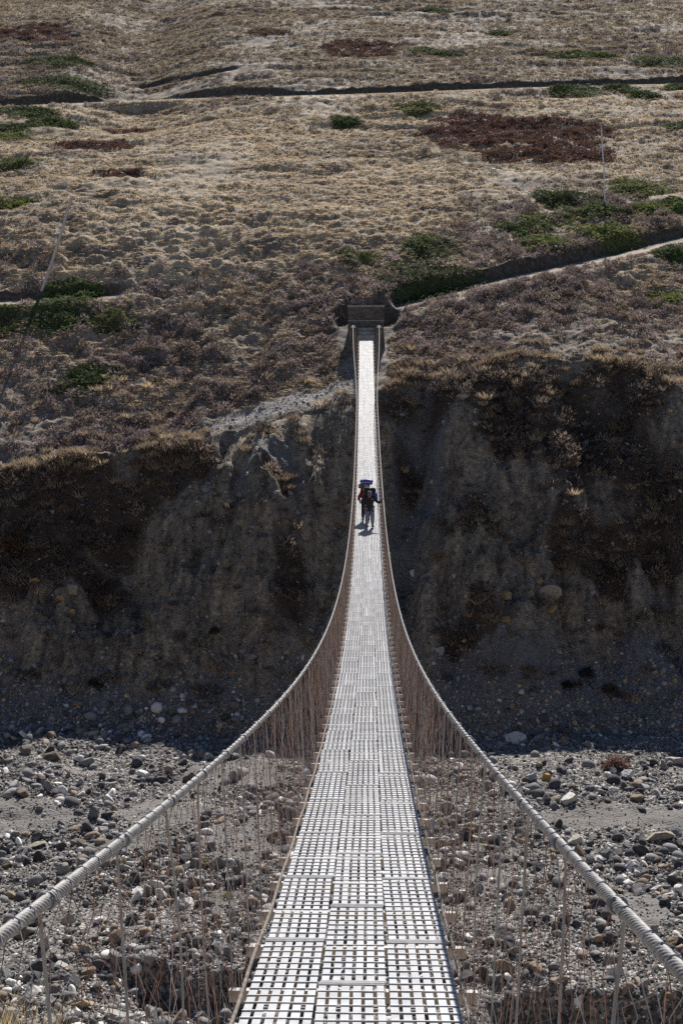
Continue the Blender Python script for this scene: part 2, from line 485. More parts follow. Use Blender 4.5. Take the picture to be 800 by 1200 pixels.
# tint channels: R scrub-brown, G bare gravel, B sand; on the hill dark soil with bank shade painted in
tint = np.zeros((nr, nc, 3))
low = 1 - sstep(103, 121, YY + 8 * vn(X * .08, YY * .08, 4) + .25 * np.clip(-X, 0, 30) * 0)
tint[..., 0] = np.where(cls == 2, np.maximum(.75 * low, .95 * np.exp(-(np.hypot(X, YY - 104) / 8.0) ** 4)), 0)
tint[..., 1] = np.where(cls == 2, np.clip(1.5 - DLP / 1.2, 0, .95), 0)
rb = np.hypot(X, YY - 104)
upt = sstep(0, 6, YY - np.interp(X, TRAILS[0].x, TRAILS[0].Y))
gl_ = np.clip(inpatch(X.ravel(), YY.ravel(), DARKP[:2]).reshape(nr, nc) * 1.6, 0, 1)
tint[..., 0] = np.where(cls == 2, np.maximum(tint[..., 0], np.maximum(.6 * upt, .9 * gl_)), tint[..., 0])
tint[..., 1] = np.maximum(tint[..., 1], np.where(cls == 2, np.clip(1 - (rb - 1.5 + 1.5 * vn(X, YY, 2)) / 2.5, 0, .4), 0))
veg = sstep(.0, .45, vegf(X, YY))
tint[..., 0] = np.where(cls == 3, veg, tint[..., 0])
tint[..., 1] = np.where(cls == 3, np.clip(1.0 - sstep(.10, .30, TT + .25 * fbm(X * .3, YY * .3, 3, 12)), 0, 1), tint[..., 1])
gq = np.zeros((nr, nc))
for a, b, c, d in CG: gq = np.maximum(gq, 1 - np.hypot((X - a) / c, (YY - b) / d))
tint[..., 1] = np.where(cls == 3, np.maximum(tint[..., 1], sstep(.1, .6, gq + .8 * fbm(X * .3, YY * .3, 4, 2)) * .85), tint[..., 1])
SANDP = [patch_(*q) for q in ((20, 965, 55, 20), (185, 950, 60, 13), (270, 905, 55, 22), (290, 985, 45, 26), (150, 990, 40, 9), (720, 958, 95, 13), (600, 945, 30, 7),
                              (565, 1030, 35, 18), (745, 1070, 35, 22), (265, 1060, 25, 14), (740, 868, 40, 5), (90, 905, 30, 5))]
def sandf(x, y):
    v = np.zeros(np.shape(x))
    for a, b, c, d in SANDP: v = np.maximum(v, 1.25 - np.hypot((x - a) / c, (y - b) / d))
    return np.clip(sstep(.05, .4, v + 1.1 * fbm(x * .5, y * .5, 3, 14)) * (v > .05) , 0, .93)
SAND = sandf(X, YY)
tint[..., 2] = np.where(cls == 1, SAND, 0)
bank_soil_shade = np.zeros((nr, nc))  # steep cut banks: dark soil colour deepened to stand in for their shade
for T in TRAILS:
    dd_ = T.dist(X, YY); bank_soil_shade = np.maximum(bank_soil_shade, T.ends(X) * sstep(.45 * T.w, .6 * T.w, dd_) * (1 - sstep(.80 * T.w, 1.0 * T.w, dd_)))
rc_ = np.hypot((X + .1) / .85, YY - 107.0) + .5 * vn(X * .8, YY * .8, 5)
bank_soil_shade = np.maximum(bank_soil_shade, (YY > 105) * (1 - sstep(4.0, 5.0, rc_)))
tint[..., 2] = np.where(cls == 2, bank_soil_shade, tint[..., 2])
tv = tint.reshape(-1, 3)
qc = cls[:-1, :-1].reshape(-1); Qf = Q.reshape(-1, 4)
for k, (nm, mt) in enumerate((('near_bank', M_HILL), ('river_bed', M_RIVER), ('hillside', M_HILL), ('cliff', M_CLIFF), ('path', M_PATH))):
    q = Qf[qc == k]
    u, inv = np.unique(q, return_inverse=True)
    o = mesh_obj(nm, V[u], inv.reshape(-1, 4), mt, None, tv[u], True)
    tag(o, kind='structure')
    tag(o, {'near_bank': 'steep earthy near bank under the camera end of the bridge', 'river_bed': 'dry grey gravel river bed under the bridge',
            'hillside': 'straw coloured mountainside beyond the bridge', 'cliff': 'dark shaded eroded cliff of the far bank',
            'path': 'bare dirt footpaths crossing the hillside'}[nm], {'near_bank': 'bank', 'river_bed': 'river bed', 'hillside': 'hillside', 'cliff': 'cliff', 'path': 'path'}[nm])

def normals(x, y, e=.25):
    dx = (zfull(x + e, y) - zfull(x - e, y)) / (2 * e); dy = (zfull(x, y + e) - zfull(x, y - e)) / (2 * e)
    n = np.stack([-dx, -dy, np.ones_like(dx)], -1)
    return n / np.linalg.norm(n, axis=-1, keepdims=True)

# ------------------------------------------------------------------ scatter
def scatter(name, protos, P, S, rot, tints, mat, Nrm=None, smooth=False, shade=None):
    """protos: list of (V, F[, s]) with s a per-vertex tone; one merged mesh"""
    pick = rng.integers(0, len(protos), len(P))
    Vs, Fs, Ts = [], [], []; n0 = 0
    S = np.asarray(S, float)
    if S.ndim == 1: S = np.repeat(S[:, None], 3, 1)
    for k, pr in enumerate(protos):
        pv, pf = pr[0], pr[1]
        tone = pr[2] if len(pr) > 2 else np.ones(len(pv))
        ii = np.where(pick == k)[0]
        if not len(ii): continue
        c, s = np.cos(rot[ii]), np.sin(rot[ii])
        v = pv[None] * S[ii][:, None, :]
        v = np.stack([v[..., 0] * c[:, None] - v[..., 1] * s[:, None], v[..., 0] * s[:, None] + v[..., 1] * c[:, None], v[..., 2]], -1)
        if Nrm is not None:
            n = Nrm[ii]
            v[..., 2] -= (v[..., 0] * (n[:, 0] / n[:, 2])[:, None] + v[..., 1] * (n[:, 1] / n[:, 2])[:, None]) * .9
        v = v + P[ii][:, None, :]
        f = pf[None] + (np.arange(len(ii)) * len(pv))[:, None, None] + n0
        Vs.append(v.reshape(-1, 3)); Fs.append(f.reshape(-1, pf.shape[1]))
        Ts.append((tints[ii][:, None, :] * tone[None, :, None]).reshape(-1, 3))
        n0 += len(ii) * len(pv)
    return mesh_obj(name, np.concatenate(Vs), np.concatenate(Fs), mat, None, np.concatenate(Ts), smooth)

def blades(n, rad, h, w, lean, r, dome=0.0):
    """a clump of narrow triangles: rooted inside rad, leaning outward"""
    V, Fc, T = [], [], []
    for i in range(n):
        a = r.random() * 6.283; q = math.sqrt(r.random()) * rad
        bx, by = q * math.cos(a), q * math.sin(a)
        base = dome * (1 - (q / rad) ** 2) if dome else 0
        b2 = a + r.normal() * .9
        ln = lean * (.25 + .75 * q / rad) * (.5 + r.random())
        hh = h * (.55 + .6 * r.random())
        tip = (bx + math.cos(b2) * ln, by + math.sin(b2) * ln, base + hh)
        wa = r.random() * 6.283
        dx, dy = math.cos(wa) * w, math.sin(wa) * w
        k = len(V)
        V += [(bx - dx, by - dy, base - .03), (bx + dx, by + dy, base - .03), tip]
        t = .75 + .5 * r.random()
        T += [t, t, t]
        Fc.append((k, k + 1, k + 2))
    return np.array(V), np.array(Fc), np.array(T)

def sprays(n, rad, h, w, r, flat=.55):
    """a twiggy cushion: short sprays (triangles) spread through a dome's volume"""
    V, Fc, T = [], [], []
    for i in range(n):
        a = r.random() * 6.283
        u = r.random()
        el = math.asin(u)
        q = (.55 + .45 * r.random() ** .5) * (1 + .22 * math.sin(3 * a + 1) + .12 * math.sin(5 * a))
        p = np.array([math.cos(a) * math.cos(el) * rad * q, math.sin(a) * math.cos(el) * rad * q, max(0, u * h * q)])
        d = np.array([math.cos(a) * math.cos(el), math.sin(a) * math.cos(el), u + .35]) + r.normal(size=3) * .45
        d /= np.linalg.norm(d)
        sd = np.cross(d, r.normal(size=3)); sd /= np.linalg.norm(sd) + 1e-9
        L = w * (1.6 + 1.6 * r.random())
        k = len(V)
        V += [tuple(p - sd * w * .5), tuple(p + sd * w * .5), tuple(p + d * L)]
        t = .7 + .6 * r.random()
        T += [t, t, t]
        Fc.append((k, k + 1, k + 2))
    return np.array(V), np.array(Fc), np.array(T)

def ico(sub):
    bm = bmesh.new(); bmesh.ops.create_icosphere(bm, subdivisions=sub, radius=1)
    V = np.array([v.co[:] for v in bm.verts]); Fc = np.array([[v.index for v in f.verts] for f in bm.faces]); bm.free()
    return V, Fc

def rock(sub, r, ang=.5):
    V, Fc = ico(sub)
    V = V.copy()
    for _ in range(9 if ang > .3 else 6):                   # cut with random planes: angular faces
        n = r.normal(size=3); n /= np.linalg.norm(n); d = (.30 + .32 * r.random()) if ang > .3 else (.6 + .38 * r.random())
        o = V @ n - d
        V = V - np.clip(o, 0, None)[:, None] * n[None] * (1.0 if ang > .3 else .7)
    V += (.05 if sub == 1 else .018) * r.normal(size=V.shape)
    V /= np.abs(V[:, :2]).max()
    V *= 1.08 * np.array([1, .65 + .32 * r.random(), .55 + .35 * r.random()])
    a, b = r.normal(size=2) * .45                            # lies tilted
    ca, sa, cb, sb = math.cos(a), math.sin(a), math.cos(b), math.sin(b)
    V = V @ np.array([[1, 0, 0], [0, ca, sa], [0, -sa, ca]]) @ np.array([[cb, 0, -sb], [0, 1, 0], [sb, 0, cb]])
    return V, Fc

rr = np.random.default_rng(11)
G_SMALL = [blades(12, .17, .15, .038, .20, rr) for _ in range(8)]
G_BIG = [blades(70, .32, .42, .035, .42, rr, .12) for _ in range(6)]
SCRUB = [sprays(110, .5, .42, .085, rr) for _ in range(8)]
SCRUB_S = [sprays(45, .5, .36, .13, rr) for _ in range(6)]
ROCK_B = [rock(3, rr, .6) for _ in range(10)]
ROCK_M = [rock(2, rr, a) for a in (.6, .6, .2, .6, .6, .6, .2, .6, .6, .6, .6, .2)]
ROCK_S = [rock(1, rr, .6) for _ in range(14)]

def vis_strip(n, Y0, Y1, wide=1.2, pw=1.0):
    """random ground points of the strip the photo could see, denser where Y is small if pw > 1"""
    Y = Y0 + (Y1 - Y0) * rng.random(n) ** pw
    w = (.275 * Y + 3) * wide
    x = (rng.random(n) * 2 - 1) * w
    return x, Y

def tones(n, cols, jit=.15, wts=None):
    cols = np.array(cols)
    c = cols[rng.choice(len(cols), n, p=wts)]
    return c * (1 + jit * rng.normal(size=(n, 1))).clip(.5, 1.6)

def base_info(x, Y):
    z, Yb, Yt, t = z_base(x, Y)
    p = np.zeros(len(x), bool)
    for T in TRAILS: p |= T.mask(x, Y) | ((T.ends(x) > .5) & (np.abs(T.dist(x, Y) - .2 * T.w) < T.w * .5))
    return zfull(x, Y), Yb, Yt, t, p

# dry grass over the hill
x, Y = vis_strip(230000, 97, 250, 1.12, 1.15)
z, Yb, Yt, t, p = base_info(x, Y)
den = fbm(x * .10, Y * .16, 4, 2) + .35 * vn(x * .05, Y * .6, 5)
upz = sstep(112, 128, Y)
keep = (Y > Yb - .2) & ~p & (rng.random(len(x)) < np.clip(.50 + .20 * upz + 1.3 * den, .10, .95)) & (distpoly(x, Y, LP) > 1.0) & (np.hypot(x, (Y - 105)) > 1.6) & ((np.abs(x) > 1.7) | (Y > 106))
ri = inpatch(x, Y, RUSSET)
keep &= (ri < .02) | (ri + .45 * fbm(x * .2, Y * .3, 3, 3) < .12) | (rng.random(len(x)) < .12)
for T in TRAILS: keep &= ~((T.ends(x) > .4) & (T.dist(x, Y) > -T.w * (-.1 + .4 * rng.random(len(x)))) & (T.dist(x, Y) < T.w * .82))
keep &= ~((np.hypot((x + .1) / .85, Y - 107.4) < 3.3) & (Y > 103))
x, Y, z = x[keep], Y[keep], z[keep]
n = len(x)
S = (.55 + .65 * rng.random(n)) * (.8 + .35 * sstep(120, 220, Y))
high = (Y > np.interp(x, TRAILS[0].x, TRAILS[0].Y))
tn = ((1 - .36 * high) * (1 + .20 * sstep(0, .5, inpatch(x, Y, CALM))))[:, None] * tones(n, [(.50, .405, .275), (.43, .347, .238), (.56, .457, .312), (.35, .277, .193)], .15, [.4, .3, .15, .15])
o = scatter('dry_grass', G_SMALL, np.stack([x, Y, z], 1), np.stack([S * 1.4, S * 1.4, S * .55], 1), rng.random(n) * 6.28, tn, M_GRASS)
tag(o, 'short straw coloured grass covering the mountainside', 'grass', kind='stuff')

# dwarf scrub: dense on the lower hill, scattered higher up
x, Y = vis_strip(13500, 93, 132, 1.15, 1.0)
x2, Y2 = vis_strip(14000, 128, 245, 1.15, 1.0)
x = np.concatenate([x, x2]); Y = np.concatenate([Y, Y2])
z, Yb, Yt, t, p = base_info(x, Y)
den = fbm(x * .13, Y * .18, 4, 7)
lowm = 1 - sstep(103, 121, Y + 12 * vn(x * .06, Y * .06, 3) - np.clip(x, -5, 12) * .6)
streak = vn(x * .06, Y * .35, 10)
near_ = (np.hypot(x, Y - 106) < 8) * .25
pr = near_ + np.where(lowm > .02, lowm * np.clip(.50 + 1.6 * den, .16, .95), 0) + (1 - lowm) * np.clip(-.14 + .22 * (Y > np.interp(x, TRAILS[0].x, TRAILS[0].Y)) + 1.1 * den + .8 * streak + 1.3 * inpatch(x, Y, DARKP), 0.02, .8)
keep = (Y > Yb) & ~p & (rng.random(len(x)) < pr * (1 - 1.0 * sstep(0, .4, inpatch(x, Y, CALM)))) & (distpoly(x, Y, LP) > 2.1) & (np.hypot(x, (Y - 105)) > 2.6) & ((np.abs(x) > 1.9) | (Y > 106))
for T in TRAILS: keep &= ~((T.ends(x) > .4) & (T.dist(x, Y) > -T.w * (-.1 + .4 * rng.random(len(x)))) & (T.dist(x, Y) < T.w * .82))
keep &= ~((np.hypot((x + .1) / .85, Y - 107.4) < 3.4) & (Y > 103))
x, Y, z = x[keep], Y[keep], z[keep]; n = len(x)
S = .42 + .70 * rng.random(n) ** 1.7
tn = tones(n, [(.28, .222, .208), (.20, .16, .15), (.37, .298, .28), (.29, .228, .165), (.125, .102, .093)], .15, [.3, .25, .15, .15, .15])
o = scatter('dwarf_scrub', SCRUB, np.stack([x, Y, z - .03], 1), np.stack([S * 1.25, S * 1.1, S * .85], 1), rng.random(n) * 6.28, tn, M_SCRUB, normals(x, Y))
tag(o, 'grey brown dwarf scrub on the lower mountainside', 'scrub', kind='stuff')

x, Y = vis_strip(26000, 104, 248, 1.15, 1.1)
z, Yb, Yt, t, p = base_info(x, Y)
keep = (Y > Yb + .3) & ~p & (rng.random(len(x)) < np.clip(.4 + 1.2 * fbm(x * .2, Y * .3, 3, 1), .05, .9) * (1 - .7 * sstep(0, .4, inpatch(x, Y, CALM)))) & (np.hypot(x, Y - 105) > 2.6) & ((np.abs(x) > 1.9) | (Y > 106)) & (inpatch(x, Y, RUSSET) < .25)
for T in TRAILS: keep &= ~((T.ends(x) > .4) & (T.dist(x, Y) > -T.w * .4) & (T.dist(x, Y) < T.w * .85))
x, Y, z = x[keep], Y[keep], z[keep]; n = len(x)
S = .22 + .34 * rng.random(n) ** 1.5
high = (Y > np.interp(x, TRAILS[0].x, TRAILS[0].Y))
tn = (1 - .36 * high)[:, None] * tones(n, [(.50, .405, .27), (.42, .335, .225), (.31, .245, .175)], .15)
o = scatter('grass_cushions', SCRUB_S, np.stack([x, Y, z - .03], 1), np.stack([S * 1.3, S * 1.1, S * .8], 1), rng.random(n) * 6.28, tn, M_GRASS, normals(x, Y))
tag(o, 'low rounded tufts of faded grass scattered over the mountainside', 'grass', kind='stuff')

# russet heath patches
x, Y = vis_strip(60000, 120, 250, 1.1)
ip = inpatch(x, Y, RUSSET); ip = np.where(ip > .02, ip + .45 * fbm(x * .2, Y * .3, 3, 3), 0)
z, Yb, Yt, t, p = base_info(x, Y)
keep = (ip > .06) & ~p & (rng.random(len(x)) < .9)
x, Y, z = x[keep], Y[keep], z[keep]; n = len(x)
S = .45 + .5 * rng.random(n)
tn = tones(n, [(.15, .082, .066), (.12, .068, .056), (.19, .105, .082), (.11, .075, .064)], .15)
o = scatter('russet_heath', SCRUB_S, np.stack([x, Y, z - .03], 1), np.stack([S * 1.3, S * 1.1, S * .8], 1), rng.random(n) * 6.28, tn, M_SCRUB, normals(x, Y))
tag(o, 'dark red brown heath in broad patches on the upper slope', 'heath', kind='stuff')

# golden grass along the brink and down the cliff, cliff bushes
x, Y = vis_strip(60000, 79, 103, 1.15)
z, Yb, Yt, t, p = base_info(x, Y)
m = fbm(x * .18, Y * .2, 4, 17)
edge = np.exp(-((Y - Yb - .2) / .9) ** 2)
cl = (Y < Yb) * sstep(.1, .6, vegf(x, Y) + .5 * m) * .055 + .006
keep = (rng.random(len(x)) < np.clip(edge * (.35 + 1.6 * vn(x * .35, x * 0, 3)).clip(.03, 1) * .34 + cl, 0, 1)) & (Y > Yt + 2) & (distpoly(x, Y, LP) > .9) & ((np.abs(x) > 1.6) | (Y < 95))
x, Y, z, edge = x[keep], Y[keep], z[keep], edge[keep]; n = len(x)
S = .45 + .75 * rng.random(n)
tn = tones(n, [(.36, .285, .20), (.27, .21, .155), (.45, .36, .24), (.19, .145, .115)], .15, [.35, .3, .15, .2])
o = scatter('tussock_grass', G_BIG, np.stack([x, Y, z - .04], 1), np.stack([S, S, S], 1), rng.random(n) * 6.28, tn, M_GRASS)
tag(o, 'golden tussock grass along the brink and down the cliff', 'grass', kind='stuff')
x, Y = vis_strip(22000, 79, 99, 1.15)
z, Yb, Yt, t, p = base_info(x, Y)
m = fbm(x * .16, Y * .16, 4, 6)
keep = (Y < Yb) & (rng.random(len(x)) < np.clip(sstep(.1, .55, vegf(x, Y)) * .19 + .010, 0, 1)) & (Y > Yt + 1.5)
x, Y, z = x[keep], Y[keep], z[keep]; n = len(x)
S = .4 + 1.1 * rng.random(n) ** 2
tn = tones(n, [(.19, .155, .13), (.14, .115, .10), (.25, .20, .155), (.10, .083, .072)], .15)
o = scatter('cliff_scrub', SCRUB, np.stack([x, Y, z - .05], 1), np.stack([S * 1.1, S, S], 1), rng.random(n) * 6.28, tn, M_SCRUB)
tag(o, 'dark brown scrub clinging to the upper cliff', 'scrub', kind='stuff')

# ------------------------------------------------------------------ stones
ROCKCOL = {'pale': (.60, .588, .565), 'grey': (.20, .197, .195), 'dark': (.075, .075, .079), 'brown': (.23, .18, .135)}
# named stones read from the photo: (px, py, half width px, colour, flatness, angular, name, label, lo)
NAMED = [
 (668, 934, 13, (.52, .51, .49), .75, 1, 'large_boulder', 'big whitish boulder on the gravel just right of the right rail', 40),
 (772, 976, 17, (.30, .26, .21), .55, 4, 'large_boulder', 'big flat-topped brown boulder with dark base near the right edge', 40),
 (600, 862, 14, (.50, .49, .46), .45, 2, 'flat_slab', 'pale flat slab at the edge of the cliff shadow right of the bridge', 40),
 (640, 913, 7, (.42, .25, .09), .8, 3, 'ochre_stone', 'orange ochre stone among grey gravel right of the bridge', 40),
 (621, 911, 8, (.40, .40, .39), .9, 5, 'river_stone', 'rounded light grey stone left of the orange ochre stone', 40),
 (735, 908, 10, (.55, .54, .53), .7, 6, 'river_stone', 'white rounded stone just below the leafless bush', 40),
 (790, 890, 12, (.36, .34, .32), .6, 7, 'river_stone', 'light brown block in the cliff shadow at the right edge', 40),
 (675, 984, 10, (.48, .45, .40), .9, 8, 'river_stone', 'upright cream block touching the outside of the right rail', 40),
 (716, 1139, 11, (.58, .56, .53), .85, 2, 'large_boulder', 'smooth whitish boulder above the dark hollow at lower right', 40),
 (42, 988, 13, (.27, .265, .21), .35, 0, 'flat_slab', 'greenish grey flat slab on bare sand at the left', 40),
 (60, 883, 16, (.13, .115, .10), .45, 5, 'dark_ledge_rock', 'long dark brown rock lying along the cliff shadow at far left', 40),
 (30, 879, 11, (.17, .15, .135), .45, 3, 'dark_ledge_rock', 'shorter dark rock left of the long dark brown rock', 40),
 (52, 1106, 13, (.29, .30, .33), .85, 6, 'large_boulder', 'blue grey boulder below the left rail near the lower left corner', 40),
 (140, 1188, 18, (.33, .32, .30), .45, 7, 'flat_slab', 'large grey slab at the bottom edge left of the bridge', 40),
 (94, 1173, 14, (.36, .28, .20), .6, 4, 'river_stone', 'tan brown slab left of the large grey slab at the bottom', 40),
 (223, 908, 9, (.15, .13, .115), .8, 1, 'river_stone', 'dark brown stone standing on pale sand just below the left rail', 40),
 (110, 955, 9, (.16, .165, .17), .8, 9, 'river_stone', 'dark grey rounded boulder on the sand patch above the left rail', 40),
 (78, 1078, 9, (.40, .37, .32), .7, 2, 'river_stone', 'cream stone beside the blue grey boulder at lower left', 40),
 (602, 997, 8, (.35, .34, .33), .7, 1, 'river_stone', 'grey block seen through the right netting near the rail', 40),
 # cliff
 (84, 694, 11, (.30, .25, .17), .6, 3, 'cliff_rock', 'largest tan rock sticking out of the left cliff face', 70),
 (42, 681, 7, (.36, .24, .10), .6, 1, 'cliff_rock', 'ochre rock on the left cliff, leftmost of the tan cluster', 70),
 (71, 699, 7, (.38, .26, .11), .6, 5, 'cliff_rock', 'yellow rock touching the largest tan rock on the left cliff', 70),
 (84, 719, 6, (.36, .25, .11), .8, 7, 'cliff_rock', 'yellowish rock right below the largest tan cliff rock', 70),
 (218, 767, 6, (.30, .22, .12), .5, 8, 'cliff_rock', 'small ochre rock alone in the middle of the left cliff', 70),
 (241, 571, 8, (.22, .22, .23), .7, 2, 'cliff_rock', 'grey rock under the brink of the left cliff', 70),
 (89, 824, 9, (.28, .20, .11), .6, 0, 'cliff_rock', 'brown ochre rock at the foot of the left cliff', 70),
 (273, 789, 6, (.30, .21, .12), .6, 4, 'cliff_rock', 'small tan rock low on the left cliff near the rail', 70),
 (631, 682, 9, (.36, .25, .12), .55, 6, 'cliff_rock', 'uppermost of the yellow rocks on the right cliff', 70),
 (645, 697, 11, (.30, .26, .20), .8, 9, 'cliff_rock', 'largest tan rock of the yellow cluster on the right cliff', 70),
 (647, 713, 9, (.37, .25, .10), .55, 1, 'cliff_rock', 'lowest yellow rock of the right cliff cluster', 70),
 (592, 698, 10, (.29, .22, .13), .55, 3, 'cliff_rock', 'dull ochre rock left of the yellow rock cluster', 70),
 (591, 723, 9, (.30, .20, .10), .55, 5, 'cliff_rock', 'dark ochre rock below left of the yellow rock cluster', 70),
 (514, 762, 8, (.30, .31, .33), .8, 7, 'cliff_rock', 'blue grey rock low on the cliff right of the bridge', 70),
 (775, 786, 7, (.24, .24, .25), .8, 8, 'cliff_rock', 'grey rock low on the cliff near the right edge', 70),
 (483, 672, 5, (.60, .59, .57), .8, 2, 'cliff_rock', 'small bright white rock beside the right rail on the cliff', 70),
 (471, 484, 7, (.34, .33, .33), .7, 0, 'cliff_rock', 'pale tilted slab high on the cliff right of the far deck', 70),
 (540, 465, 9, (.30, .29, .28), .7, 4, 'cliff_rock', 'grey boulder under the tussocks at the right brink', 70),
 (685, 521, 8, (.27, .27, .27), .7, 6, 'cliff_rock', 'light grey rock among the dark scrub of the right cliff', 70),
 # hill
 (590, 362, 5, (.66, .65, .63), .7, 1, 'hillside_stone', 'bright white stone on the slope right of the bridge head', 99),
 (578, 200, 5, (.6, .6, .6), .5, 3, 'hillside_stone', 'white stone at the lower edge of the large russet patch', 99),
 (87, 39, 5, (.55, .54, .52), .7, 5, 'hillside_stone', 'pale stone in the rocky gully at top left', 99),
 (76, 216, 5, (.5, .49, .47), .7, 7, 'hillside_stone', 'pale stone below the small russet patch at left', 99),
]
ROCK_ME = []
for i, (v, f) in enumerate(ROCK_B):
    me = bpy.data.meshes.new('stone_%s' % 'abcdefghij'[i]); me.from_pydata([tuple(q) for q in v], [], [tuple(int(j) for j in q) for q in f]); me.materials.append(M_ROCK); me.update()
    ROCK_ME.append(me)
def put_rock(name, me, P, s, col, flat, label, group=None):
    o = bpy.data.objects.new(name, me); COL.objects.link(o)
    o.location = P; o.scale = (s, s, s * flat); o.rotation_euler = (rng.normal() * .15, rng.normal() * .15, rng.random() * .8 - .4)
    o.color = (*col, 1); tag(o, label, 'stone', group)
    return o
for (px, py, hw, col, fl, k, nm, lb, lo) in NAMED:
    P = at(px, py + hw * .35, lo); d = np.linalg.norm(P - CAM); s = hw * d / F
    cat = put_rock(nm, ROCK_ME[k], P + np.array([0, 0, s * .22 * fl]), s * 1.08, col, fl * 1.35, lb,
             'ochre and grey rocks in the cliff face' if nm == 'cliff_rock' else ('stones on the mountainside' if nm == 'hillside_stone' else 'stones of the dry river bed'))

# field of river stones
def river_points(n, Y0, Y1, pw=1.0):
    x, Y = vis_strip(n, Y0, Y1, 1.25, pw)
    z, Yb, Yt, t, p = base_info(x, Y)
    sd = sandf(x, Y); cl = fbm(x * .22, Y * .3, 3, 20)
    return x, Y, z, Yt, sd, cl
x, Y, z, Yt, sd, cl = river_points(150000, 40, 79.5)
keep = (rng.random(len(x)) < np.clip(.62 + .9 * cl, .1, 1) * (1 - .93 * sd)) & (Y < Yt + 1.5)
x, Y, z, cl = x[keep], Y[keep], z[keep], cl[keep]; n = len(x)
s = .06 + .055 * rng.pareto(2.2, n); s = np.minimum((.74) * s * (1 + .5 * np.clip(cl, -.4, .5)), .40)
kinds = np.array(list(ROCKCOL)); ck = rng.choice(4, n, p=[.12, .40, .35, .13])
cc = np.array([ROCKCOL[k] for k in kinds])[ck] * (1 + .17 * rng.normal(size=(n, 1))).clip(.5, 1.5)
P = np.stack([x, Y, z + s * .14], 1)
px, py, dep = project(P)
app = s / dep
inside = (px > 2) & (px < 798) & (py < 1196) & (py > 845)
# drop those that would stand inside a named boulder
for q in NAMED[:19]:
    b = at(q[0], q[1] + q[2] * .35, q[8]); rad = q[2] * np.linalg.norm(b - CAM) / F
    ok = np.hypot(x - b[0], Y - b[1]) > rad * 1.0 + s * .6
    app = np.where(ok, app, -1)
order = np.argsort(-np.where(inside, app, -2))
top = order[:270]
rest = np.setdiff1d(np.where(app > -1)[0], top)
ANCH = [(668, 934, 'big whitish boulder'), (772, 976, 'flat-topped brown boulder'), (600, 862, 'pale flat slab'), (640, 913, 'orange ochre stone'),
        (722, 889, 'leafless bush'), (716, 1139, 'smooth whitish boulder'), (42, 988, 'greenish flat slab'), (60, 883, 'long dark brown rock'),
        (52, 1106, 'blue grey boulder'), (140, 1188, 'large grey bottom slab'), (223, 908, 'dark stone under the left rail'), (238, 1005, 'olive grass tuft'),
        (253, 1083, 'rusty plant tuft'), (602, 997, 'grey block behind right netting')]
cnt = {}
info = []
for i in top:
    ds = [math.hypot(px[i] - a, py[i] - b) for a, b, _ in ANCH]; a = int(np.argmin(ds)); dx_, dy_ = px[i] - ANCH[a][0], py[i] - ANCH[a][1]
    side = ('right of' if dx_ > 0 else 'left of') if abs(dx_) > abs(dy_) else ('below' if dy_ > 0 else 'above')
    info.append((ds[a], i, a, side))
ORD = ['nearest', 'second nearest', 'third nearest', 'fourth nearest', 'fifth nearest', 'sixth nearest', 'seventh nearest', 'eighth nearest', 'ninth nearest', 'tenth nearest'] + [w_ + ' nearest' for w_ in 'eleventh twelfth thirteenth fourteenth fifteenth sixteenth seventeenth eighteenth nineteenth twentieth'.split()] + ['remote'] * 99
for dd, i, a, side in sorted(info):
    k = kinds[ck[i]]; word = {'pale': 'pale', 'grey': 'mid grey', 'dark': 'dark slate', 'brown': 'tan brown'}[k]
    key = (k, a, side); m_ = cnt.get(key, 0); cnt[key] = m_ + 1
    o = put_rock('river_stone', ROCK_ME[rng.integers(0, 10)], P[i], s[i], cc[i], 1.0,
                 '%s %s stone %s the %s' % (ORD[m_], word, side, ANCH[a][2]), 'stones of the dry river bed')
    o.rotation_euler = (rng.normal() * .35, rng.normal() * .35, rng.random() * 6.28)
bigm = rest[app[rest] > .0027]; sml = rest[app[rest] <= .0027]
Vall = []
def rocks_stuff(name, ii, protos, label, ex=None):
    S = np.stack([s[ii]] * 3, 1) * (1 + .15 * rng.normal(size=(len(ii), 3)))
    o = scatter(name, protos, P[ii], S, rng.random(len(ii)) * 6.28, cc[ii], M_STONES)
    tag(o, label, 'stones', kind='stuff'); return o
rocks_stuff('river_cobbles', bigm, ROCK_M, 'grey and tan cobbles covering the dry river bed')
# finer gravel added to the small ones
x2, Y2, z2, Yt2, sd2, cl2 = river_points(90000, 42, 79, 1.0)
kp = (rng.random(len(x2)) < np.clip(.75 + .6 * cl2, .2, 1) * (1 - .72 * sd2)) & (Y2 < Yt2 + 1)
x2, Y2, z2 = x2[kp], Y2[kp], z2[kp]; n2 = len(x2)
s2 = .03 + .045 * rng.random(n2) ** 2
c2 = np.array([ROCKCOL[k] for k in kinds])[rng.choice(4, n2, p=[.14, .40, .33, .13])] * (1 + .17 * rng.normal(size=(n2, 1))).clip(.5, 1.5)
o = scatter('pebbles', ROCK_S, np.concatenate([P[sml], np.stack([x2, Y2, z2 + s2 * .2], 1)]), np.concatenate([s[sml], s2]), rng.random(len(sml) + n2) * 6.28, np.concatenate([cc[sml], c2]), M_STONES)
tag(o, 'small pebbles and gravel between the river bed cobbles', 'gravel', kind='stuff')
